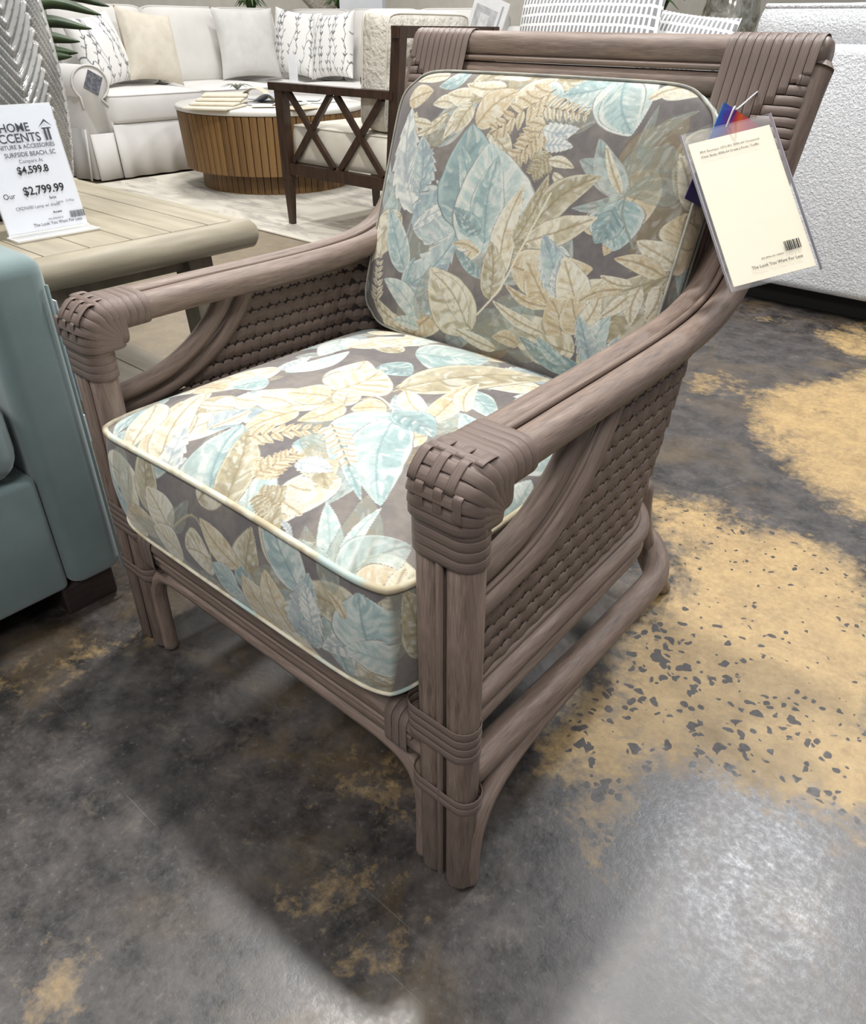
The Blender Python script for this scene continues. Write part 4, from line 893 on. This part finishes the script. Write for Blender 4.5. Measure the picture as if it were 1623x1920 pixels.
M_CLOTH = plain('cream_cloth', (222, 214, 196), (208, 199, 180), .9, 20)
def ctp(px, dz=0.): return at(px, 'z', CZ+dz)
stk = thing('swatch_stack', 'stack of cream fabric swatches lying on the coffee table', 'fabric', tuple(ctp((415, 200))))
for i in range(4):
    c = ctp((404+i*7, 203-i*3.0)); box('swatch', (c[0], c[1], CZ+.008+.014*i), (.28, .34-.03*i, .013), M_CLOTH, stk, .006, 2, .55+.1*i)
pp = [((480, 195), (.20, .26), .3, (196, 196, 200), .0), ((497, 200), (.16, .22), .9, (232, 226, 214), .004), ((510, 190), (.2, .26), -.2, (170, 172, 178), .008), ((545, 195), (.22, .18), .4, (206, 216, 206), .0), ((560, 205), (.2, .22), .1, (214, 196, 170), .004), ((575, 190), (.18, .2), .7, (228, 228, 226), .008), ((600, 192), (.15, .2), .2, (222, 222, 218), .0)]
names = ['grey paper folder fanned out on the coffee table', 'cream folded paper sheet nearest the coffee table edge', 'slate grey catalogue lying on the coffee table', 'pale green leaflet beside the catalogues on the coffee table', 'tan leaflet behind the wooden X-arm chair on the coffee table', 'white leaflet overlapping the green one on the coffee table', 'loose white sheet at the right of the coffee table']
for (px, sz, rz, c, dz), nm in zip(pp, names):
    q = ctp(px); o = box('paper_sheet', (q[0], q[1], CZ+.004+dz), (sz[0], sz[1], .0035), plain('paper_%d_%d' % (c[0], px[0]), c, None, .7), None, 0, 1, rz, origin=(q[0], q[1], CZ)); tag(o, nm, 'paper', 'papers on the coffee table')
def curl(label, px, col, wd, L, ht, rz):
    q = ctp(px); T = np.array([math.cos(rz), math.sin(rz), 0]); W = np.array([-math.sin(rz), math.cos(rz), 0]); pts = [np.array([q[0], q[1], CZ+.013])+T*(t-.5)*L+np.array([0, 0, ht*math.sin(PI*t)**1.5]) for t in np.linspace(0, 1, 14)]
    V, F, U = strap(pts, W, wd, .003); o = mesh_obj('paper_sheet', V, F, plain('curl_%d' % px[0], col, None, .8), None, True, U, (q[0], q[1], CZ)); tag(o, label, 'paper', 'papers on the coffee table')
curl('cream card strip curling upwards in the middle of the coffee table', (482, 193), (214, 202, 178), .10, .30, .075, .5)
curl('bluish grey sheet curling up beside the cream strip on the coffee table', (512, 196), (176, 178, 186), .13, .26, .05, .2)
curl('pale sheet curling up next to the wooden chair arm on the coffee table', (548, 200), (218, 220, 214), .14, .24, .045, .8)
fp = thing('air_plant', 'small grey-green plant sprig lying on the coffee table swatches', 'plant', tuple(ctp((450, 185))))
for k in range(12):
    c = ctp((447, 186)); a = k*.52; blade(fp, [(c[0], c[1], CZ+.055), (c[0]+.05*math.cos(a), c[1]+.05*math.sin(a), CZ+.09), (c[0]+.11*math.cos(a), c[1]+.11*math.sin(a), CZ+.075)], .007, plain('sage_leaf', (150, 152, 136), (120, 122, 108), .8), 'leaf')

# ================================================================== BROWN X-ARM CHAIR
M_WAL = plain('walnut_frame', (66, 46, 33), (46, 32, 24), .4, 4, .1, 200, .0005, (10, 10, 2), .5)
M_CREAM = plain('cream_linen', (222, 217, 203), (212, 206, 192), .9, 12, .25, 500, .0006)
wc = thing('wooden_armchair', 'dark walnut armchair with crossed X arm sides and cream cushions', 'armchair', (-2.65, 2.68, RZ))
def beam(name, a, b, wd, hd, par, mat=M_WAL, t2=1.):
    """rectangular bar from a to b: wd across (horizontal), hd in the other direction"""
    a = np.array(a, float); b = np.array(b, float); T = b-a; T /= np.linalg.norm(T)
    W = np.cross(T, [0, 0, 1.]) if abs(T[2]) < .95 else np.cross(T, [1., 0, 0]); W /= np.linalg.norm(W); H = np.cross(W, T); V = []
    for p, k in ((a, 1.), (b, t2)):
        for x, y in ((-1, -1), (1, -1), (1, 1), (-1, 1)): V.append(p+W*x*wd*k/2+H*y*hd*k/2)
    return mesh_obj(name, V, [[3, 2, 1, 0], [4, 5, 6, 7], [0, 1, 5, 4], [1, 2, 6, 5], [2, 3, 7, 6], [3, 0, 4, 7]], mat, par, False)
for yy in (2.33, 2.99):
    beam('front_leg', (-3.035, yy, .655), (-3.03, yy, .24), .045, .060, wc); beam('front_leg_foot', (-3.03, yy, .30), (-3.035, yy, RZ), .045, .058, wc, M_WAL, .55)
    beam('arm_rail', (-3.105, yy, .672), (-2.24, yy, .672), .055, .034, wc)
    beam('lower_rail', (-3.03, yy, .295), (-2.29, yy, .295), .035, .055, wc)
    x0, x1, z0, z1 = -3.005, -2.30, .325, .655; xm = (x0+x1)/2
    h1 = (x0+.02, xm-.02), (xm+.02, x1-.03)
    for (p, q) in h1:
        beam('cross_slat', (p, yy, z1), (q, yy, z0), .020, .028, wc); beam('cross_slat', (q, yy+.004, z1), (p, yy+.004, z0), .020, .028, wc)
    beam('back_post', (-2.275, yy, .26), (-2.215, yy, .930), .045, .052, wc); beam('rear_leg', (-2.275, yy, .32), (-2.22, yy, RZ), .042, .05, wc, M_WAL, .7)
for z, x in ((.912, -2.217), (.34, -2.27)): beam('back_rail', (x, 2.30, z), (x, 3.02, z), .042, .045, wc)
for a, b in (((-2.217, 2.44), (-2.26, 2.72)), ((-2.217, 2.72), (-2.26, 2.44)), ((-2.217, 2.62), (-2.26, 2.9)), ((-2.217, 2.9), (-2.26, 2.62))): beam('back_slat', (a[0], a[1], .90), (b[0], b[1], .36), .022, .026, wc)
beam('front_rail', (-3.03, 2.33, .295), (-3.03, 2.99, .295), .035, .055, wc)
sc_ = thing('chair_seat_cushion', 'cream box seat cushion in the dark walnut X-arm chair', 'cushion', (-2.66, 2.66, .32)); 
V, F, tg, l0, l1 = box_cushion(.345, .300, .170, .022, 24, 6, .012, .03); V = V+np.array((-2.665, 2.66, .495)); mesh_obj('cushion_cover', V, F, M_CREAM, sc_); pole('piping', V[l0], .005, M_CREAM, sc_, 6, None, True)
bc_ = thing('chair_back_cushion', 'cream box back cushion standing in the dark walnut X-arm chair', 'cushion', (-2.40, 2.66, .5))
V, F, tg, l0, l1 = box_cushion(.285, .235, .150, .022, 24, 8, .010, .05); L = V
V = np.array((-2.335, 2.65, .745))+np.outer(L[:, 0], (0, 1, 0))+np.outer(L[:, 1], (.08, 0, 1))+np.outer(L[:, 2]+.0, (1, 0, -.08)); mesh_obj('cushion_cover', V, F, plain('crinkled_linen', (222, 217, 205), (206, 200, 188), .9, 20, .9, 40, .012), bc_)
pole('piping', V[l0], .005, M_CREAM, bc_, 6, None, True); pole('piping', V[l1], .005, M_CREAM, bc_, 6, None, True)

# ================================================================== WHITE SECTIONAL
M_SLIP = plain('white_slipcover', (224, 222, 218), (215, 212, 208), .9, 3, .2, 500, .0006)
M_SLIP2 = plain('white_slipcover_back', (218, 216, 211), (207, 204, 199), .9, 3, .2, 500, .0006)
sf = thing('sectional_sofa', 'white slipcovered sectional sofa with rolled arm and floor-length skirt', 'sofa', (-5.6, 3.6, 0))
FX = -5.02
def cus(name, c, hx, hy, th, crown, mat, par, M=None, n=22, pip=True):
    V, F, tg, l0, l1 = box_cushion(hx, hy, th, crown, n, 6, .012, .05); M = M or Matrix.Translation(c); V = xf(M, V)
    o = mesh_obj(name, V, F, mat, par)
    if pip:
        mesh_obj('welt', *tube(V[l0], .006, 6, True)[:2], mat, o)
    return o
# rolled arm: a profile swept along x
prf = []
for a in np.linspace(-.35*PI, 1.25*PI, 18): prf.append((2.365+.125*math.cos(a), .595+.105*math.sin(a)))
prf = [(2.455, .02), (2.462, .46)]+prf+[(2.285, .45), (2.275, .02)]
n = len(prf); V = [(FX, y, z) for y, z in prf]+[(FX-.95, y, z) for y, z in prf]
mesh_obj('rolled_arm', V, [[i, (i+1) % n, n+(i+1) % n, n+i] for i in range(n)]+[list(range(n))[::-1], list(range(n, 2*n))], M_SLIP, sf)
pole('arm_welt', [(FX+.003, y, z) for y, z in prf[1:-1]], .007, M_SLIP, sf, 6)
soft('base', (FX-.475, 3.40, .19), (.93, 2.0, .36), M_SLIP, sf, .015, 2)
soft('base', (-4.55, 4.42, .19), (2.9, .86, .36), M_SLIP, sf, .015, 2)
for i, (y0, y1) in enumerate(((2.46, 3.23), (3.24, 3.98))):
    cus('seat_cushion', (FX-.38, (y0+y1)/2, .515), .40, (y1-y0)/2-.004, .165, .035, M_SLIP, sf)
cus('seat_cushion', (-5.55, 4.36, .515), .42, .36, .165, .03, M_SLIP, sf)
for x in (-4.68, -3.88): cus('seat_cushion', (x, 4.36, .515), .39, .38, .165, .03, M_SLIP, sf)
# pleated skirt along the front and the arm end: drops in soft waves
def skirt(name, A, B, z0, z1, out, amp=.012, wl=.17):
    A = np.array(A); B = np.array(B); L = np.linalg.norm(B-A); T = (B-A)/L; O = np.array(out); m = int(L/.02); V = []; F = []
    for i in range(m+1):
        p = A+T*L*i/m; w_ = math.sin(i/m*L/wl*2*PI)+.5*math.sin(i/m*L/wl*3.3+1)
        for q, z in ((0, z1), (.5, (z0+z1)/2), (1, z0)): V.append((p[0]+O[0]*(.012+q*(.02+amp*w_)), p[1]+O[1]*(.012+q*(.02+amp*w_)), z))
    for i in range(m):
        for j in range(2): F.append([i*3+j, i*3+j+1, i*3+j+4, i*3+j+3])
    o = mesh_obj(name, V, F, M_SLIP, sf); md = o.modifiers.new('thickness', 'SOLIDIFY'); md.thickness = .006; return o
skirt('skirt', (FX, 2.46), (FX, 4.0), .015, .345, (1, 0)); skirt('skirt', (FX, 2.285), (FX, 2.455), .015, .30, (1, 0), .006, .2); skirt('skirt', (FX-.9, 2.275), (FX, 2.275), .015, .33, (0, -1)); skirt('skirt', (-4.98, 4.0), (-3.15, 4.0), .015, .345, (0, -1))
soft('backrest', (-5.95, 3.42, .55), (.20, 2.3, .78), M_SLIP2, sf, .06, 4); soft('backrest', (-4.55, 4.86, .55), (2.9, .20, .78), M_SLIP2, sf, .06, 4)
def lean(c, hx, hy, th, dirx, tilt, name, mat, par, crown=.05):
    """upright cushion facing dirx (unit 2-vector), leaning back by tilt"""
    f = Vector((dirx[0], dirx[1], 0)); ey = Vector((-f.x*math.sin(tilt), -f.y*math.sin(tilt), math.cos(tilt))); ex = ey.cross(f).normalized()*1
    ex = Vector((-f.y, f.x, 0)); M = basis(c, ex, ey); return cus(name, None, hx, hy, th, crown, mat, par, M)
for y, hx in ((2.86, .36), (3.58, .36), (4.16, .30)): lean((-5.62, y, .79), hx, .255, .17, (1, 0), .22, 'back_cushion', M_SLIP2, sf)
for x, hx in ((-5.30, .36), (-4.55, .38), (-3.8, .38)): lean((x, 4.62, .79), hx, .255, .17, (0, -1), .2, 'back_cushion', M_SLIP2, sf)
lab = box('care_label', (FX+.006, 2.385, .600), (.003, .105, .115), plain('label_slate', (86, 88, 98), (128, 130, 138), .7, 60), sf, .001, 1, 0, Matrix.Rotation(-.5, 4, 'X'))
# scatter pillows
def motif(P, hx, hy, seed):
    C = np.tile(np.array(lin((232, 231, 228))), (len(P), 1)); R = random.Random(seed); ink = np.array(lin((104, 104, 108))); ink2 = np.array(lin((148, 148, 150)))
    for k in range(9):
        x = -hx+2*hx*(k+.5)/9+R.uniform(-.01, .01); y = -hy; pts = [(x, y)]
        while y < hy: y += .05; x += R.uniform(-.020, .026); pts.append((x, y))
        for p, q in zip(pts[:-1], pts[1:]):
            paint_line(P, C, [np.array(p), np.array(q)], .0021, ink if R.random() < .6 else ink2)
            for sd in (-1, 1):
                if R.random() < .65: paint_line(P, C, [np.array(q), np.array(q)+np.array([sd*.014, .020])], .0036, ink if R.random() < .5 else ink2)
    return C
def pillow(label, c, hx, hy, th, face, tilt, roll, mat, seed=None, n=26):
    f = Vector((face[0], face[1], 0)).normalized(); ey = (Vector((0, 0, 1))*math.cos(tilt)-f*math.sin(tilt)).normalized(); ex = ey.cross(f.cross(Vector((0, 0, 1))).cross(ey)) if False else Vector((-f.y, f.x, 0))
    M = basis((0, 0, 0), ex, ey); M = M @ Matrix.Rotation(roll, 4, 'Z'); M.translation = Vector(c)
    V, F, P2 = scatter_pillow(hx, hy, th, n if seed is None else 130)
    t = thing('throw_pillow', label, 'pillow', (c[0], c[1], c[2]-hy*.95), 'throw pillows in the showroom')
    o = mesh_obj('pillow_cover', xf(M, V), F, mat, t)
    if seed is not None: C = motif(P2, hx, hy, seed); set_print(o.data, np.vstack([C, C]))
    return t
M_BEIGE = plain('oatmeal_linen', (214, 207, 192), (202, 194, 178), .92, 14, .3, 500, .0006)
pillow('white throw pillow with grey twig print beside the sofa\'s rolled arm', (-5.34, 2.66, .765), .235, .225, .09, (1, .35), .30, .12, M_PRINT, 21)
pillow('oatmeal linen throw pillow beside the twig pillow on the white sectional', (-5.36, 3.06, .785), .23, .235, .095, (1, .1), .28, -.12, M_BEIGE)
pillow('large white linen throw pillow standing in the corner of the white sectional', (-5.38, 3.95, .800), .26, .25, .09, (.95, -.25), .22, .0, plain('cool_linen', (208, 207, 203), (198, 197, 193), .92, 12))
pillow('twig-print throw pillow, left of the pair on the right-hand sofa section', (-5.24, 4.34, .800), .22, .24, .08, (.35, -1), .2, -.10, M_PRINT, 33)
pillow('twig-print throw pillow, right of the pair on the right-hand sofa section', (-4.86, 4.40, .790), .22, .235, .08, (.1, -1), .2, .06, M_PRINT, 35)
sn = thing('sign_holder', 'small clear acrylic sign standing in front of the twig-print pillows', 'sign', (-5.02, 4.10, .53)); box('acrylic_sheet', (-5.02, 4.10, .635), (.10, .006, .20), clear_mat('clear_acrylic_far', (.96, .97, 1), .05, .6), sn, 0); box('foot', (-5.02, 4.08, .533), (.10, .06, .004), M_ACRYL, sn, 0)
#==PART5==
# ================================================================== BOUCLE SOFA
def boucle_mat():
    m, nt, b = nodes('white_boucle'); tc = N(nt, 'ShaderNodeNewGeometry').outputs['Position']
    n1 = noise(nt, tc, 125, 3, .6, .4); n2 = noise(nt, tc, 220, 2, .5)
    h = math_(nt, 'ADD', math_(nt, 'MULTIPLY', maprange(nt, n1, .35, .65), .8), math_(nt, 'MULTIPLY', n2, .4))
    nt.links.new(mixc(nt, maprange(nt, n1, .38, .6), lin((216, 218, 221)), lin((234, 236, 240))), b.inputs['Base Color']); b.inputs['Roughness'].default_value = .95
    bump(nt, b, h, .7, .006); return m
M_BOU = boucle_mat()
bs = thing('boucle_sofa', 'white boucle upholstered sofa with dark recessed base behind the rattan armchair', 'sofa', (.30, 3.15, 0))
soft('body', (.30, 3.16, .492), (2.30, .95, .815), M_BOU, bs, .035, 4)
V, F, tg, l0, l1 = box_cushion(1.13, .45, .125, .02, 40, 8, .018, .012); V = V+np.array((.30, 3.17, 1.005)); mesh_obj('top_cushion', V, F, M_BOU, bs)
pole('welt', V[l0], .008, M_BOU, bs, 8, None, True)
box('recessed_base', (.32, 3.19, .043), (2.16, .84, .085), plain('base_black', (22, 20, 20), None, .85), bs, .004)

# ================================================================== PATTERNED PILLOWS, CREAM SOFA BEHIND
def dash_mat():
    m, nt, b = nodes('dash_weave'); uv = N(nt, 'ShaderNodeTexCoord').outputs['UV']; sp = N(nt, 'ShaderNodeSeparateXYZ'); nt.links.new(uv, sp.inputs[0])
    nz = noise(nt, uv, 14, 2)
    fx = math_(nt, 'ABSOLUTE', math_(nt, 'SUBTRACT', math_(nt, 'FRACT', math_(nt, 'MULTIPLY', sp.outputs[0], 34.)), .5))
    fy = math_(nt, 'ABSOLUTE', math_(nt, 'SUBTRACT', math_(nt, 'FRACT', math_(nt, 'ADD', math_(nt, 'MULTIPLY', sp.outputs[1], 18.), math_(nt, 'MULTIPLY', nz, .25))), .5))
    k = math_(nt, 'MULTIPLY', math_(nt, 'LESS_THAN', fx, .27), math_(nt, 'LESS_THAN', fy, .36))
    nt.links.new(mixc(nt, k, lin((226, 226, 224)), lin((136, 136, 138))), b.inputs['Base Color']); b.inputs['Roughness'].default_value = .9; return m
M_DASH = dash_mat()
cs = thing('cream_sofa', 'cream sofa mostly hidden behind the rattan armchair back', 'sofa', (-1.75, 3.3, 0))
soft('base', (-1.57, 3.22, .25), (1.20, .80, .40), M_CREAM, cs, .03, 3); soft('backrest', (-1.57, 3.56, .66), (1.20, .18, .50), M_CREAM, cs, .05, 4)
soft('seat_cushion', (-1.57, 3.13, .50), (1.17, .66, .13), M_CREAM, cs, .04, 4)
for x in (-2.12, -1.02):
    for y in (2.88, 3.56): box('foot', (x, y, .027), (.06, .06, .055), M_DKLEG, cs, .004)
def uvpillow(label, c, hx, hy, th, tilt, roll, mat):
    V, F, P2 = scatter_pillow(hx, hy, th, 30, .05); f = Vector((0, -1, 0)); ey = Vector((0, math.sin(tilt), math.cos(tilt))); M = basis((0, 0, 0), (1, 0, 0), ey) @ Matrix.Rotation(roll, 4, 'Z'); M.translation = Vector(c)
    t = thing('throw_pillow', label, 'pillow', (c[0], c[1], c[2]-hy), 'throw pillows in the showroom'); U = (P2+np.array([hx, hy]))/.68
    mesh_obj('pillow_cover', xf(M, V), F, mat, t, True, np.vstack([U, U])); return t
uvpillow('wide throw pillow with rows of grey dashes above the rattan chair back', (-1.675, 2.93, .830), .36, .27, .10, .18, 0, M_DASH)
uvpillow('grey-dash throw pillow peeking out right beside the wider dashed one', (-1.29, 3.10, .785), .21, .215, .08, .2, -.1, M_DASH)
# brochure standing left of the dashed pillow
q0 = at((905, 58), 'y', 3.02)
bq = thing('magazine', 'white magazine with a grey room picture left of the dashed pillow', 'magazine', (q0[0]-.02, 3.02, .565))
Mg = basis((q0[0]-.15, 3.03, .83), (1, .05, -.32), (.32, .12, 1)); slab('cover', Mg, 0, .20, -.22, .27, -.004, .004, plain('magazine_white', (232, 232, 232), None, .4), bq)
slab('picture', Mg, .02, .15, .08, .22, .004, .0046, plain('magazine_grey', (196, 196, 196), (168, 168, 170), .4, 30), bq); slab('picture_window', Mg, .055, .11, .12, .19, .0046, .0052, plain('magazine_light', (222, 222, 220), (200, 200, 200), .4, 40), bq)
slab('spine_print', Mg, .165, .175, .06, .25, .004, .0046, plain('magazine_print', (170, 170, 176), None, .4), bq)
# console with vase and plant
M_CON = plain('grey_console', (150, 152, 144), (138, 140, 132), .6, 4)
cn = thing('console_table', 'grey painted console behind the sofas under the glass vase', 'console', (-1.5, 4.15, 0))
box('top', (-1.5, 4.15, .775), (1.5, .42, .04), M_CON, cn, .006)
for x in (-2.2, -.8):
    for y in (3.98, 4.32): box('leg', (x, y, .378), (.06, .06, .755), M_CON, cn, .004)
box('back_panel', (-1.5, 4.33, .42), (1.36, .02, .66), M_CON, cn, 0)
def vase_mat():
    m, nt, b = nodes('mercury_glass'); b.inputs['Metallic'].default_value = .75; b.inputs['Roughness'].default_value = .12
    nz = noise(nt, N(nt, 'ShaderNodeTexCoord').outputs['Object'], 16, 4, .7, 1.); nt.links.new(mixc(nt, maprange(nt, nz, .35, .65), lin((206, 204, 194)), lin((122, 116, 102))), b.inputs['Base Color']); return m
M_VASE = vase_mat()
c = at((1365, 40), 'y', 4.10); V, F = lathe([(.07, 0), (.10, .03), (.135, .12), (.143, .20), (.13, .30), (.10, .36), (.085, .42), (.095, .45), (.085, .45)], (c[0], 4.10, .795), 48, lambda r, z, a: r*(1+.035*math.sin(a*5)+.02*math.sin(z*40)))
o = mesh_obj('glass_vase', V, F, M_VASE, None, True, None, (c[0], 4.10, .795)); tag(o, 'bulbous mercury glass vase beside the boucle sofa', 'vase')
gp = thing('potted_plant', 'green leafy plant between the dashed pillows and the glass vases', 'plant', (at((1232, 20), 'y', 4.05)[0], 4.05, .795))
gx = gp.location.x; V, F = lathe([(.06, 0), (.085, .14), (.078, .14), (.07, .10)], (gx, 4.05, .795), 24); mesh_obj('pot', V, F, plain('pot_white', (214, 212, 206), None, .4), gp)
M_GREEN = plain('leaf_green', (74, 104, 48), (52, 78, 36), .5, 12)
for k in range(22):
    a = k*2.4; r = .10+.09*((k*37 % 10)/10); h = .16+.15*((k*53 % 10)/10); blade(gp, [(gx, 4.05, .92), (gx+r*.5*math.cos(a), 4.05+r*.5*math.sin(a), .90+h), (gx+r*1.25*math.cos(a), 4.05+r*1.25*math.sin(a), .86+h)], .016, M_GREEN)

# ================================================================== ROW BEHIND THE SECTIONAL
M_SHELF = plain('display_grey', (170, 166, 152), (156, 152, 140), .7, 3)
hs = thing('display_cabinet', 'low pale display cabinet far behind the white sectional', 'cabinet', (-7.6, 3.4, 0))
box('body', (-7.6, 3.4, .50), (.45, 4.4, 1.0), M_SHELF, hs, .01); box('top', (-7.6, 3.4, 1.015), (.50, 4.46, .03), M_SHELF, hs, .004)
for i in range(5): box('door', (-7.368, 1.7+i*.85, .5), (.02, .80, .86), plain('display_door', (186, 182, 168), (176, 172, 158), .7, 3), hs, .006)
pillow('taupe contour-striped throw pillow behind the corner of the white sectional', (-6.02, 5.40, 1.235), .25, .22, .09, (.75, -.65), .15, .78, plain('contour_stripe', (190, 182, 168), (150, 143, 132), .9, 40, 0, 0, 0, (1, 1, 6), .4, 0, 0, .45, .55))
wv_ = thing('console_table', 'pale console standing behind the right-hand sofa section', 'console', (-5.2, 5.40, 0))
box('top', (-5.2, 5.40, .88), (3.5, .4, .04), M_SHELF, wv_, .005); box('body', (-5.2, 5.40, .43), (3.4, .36, .86), M_SHELF, wv_, .005)
for px, lab_ in ((470, 'small green plant on the console behind the sofa corner, left of the pair'), (640, 'small green plant on the console behind the sofa corner, right of the pair')):
    c = at((px, 6), 'y', 5.30); t = thing('potted_plant', lab_, 'plant', (c[0], 5.30, .90)); V, F = lathe([(.06, 0), (.08, .12), (.07, .12)], (c[0], 5.30, .90), 20); mesh_obj('pot', V, F, MATS['pot_white'], t)
    for k in range(16):
        a = k*2.4; blade(t, [(c[0], 5.3, 1.0), (c[0]+.08*math.cos(a), 5.3+.08*math.sin(a), 1.13+.01*(k % 4)), (c[0]+.17*math.cos(a), 5.3+.17*math.sin(a), 1.08)], .018, M_GREEN)
wb = thing('white_block', 'tall white screen standing in for the sofa back behind the twig-print pillows', 'block', (-4.6, 5.06, 0))  # white block of unclear identity, stand-in for the sectional's back
c0 = at((640, 10), 'y', 5.06); c1 = at((720, 10), 'y', 5.06); box('block_body', ((c0[0]+c1[0])/2, 5.06, .80), (c1[0]-c0[0], .06, 1.6), plain('panel_white', (216, 218, 222), (206, 208, 212), .85, 3), wb, .01, 3)
for k in (-1, 1): box('foot', ((c0[0]+c1[0])/2+k*.15, 5.06, .02), (.05, .14, .04), M_SHELF, wb, .004)
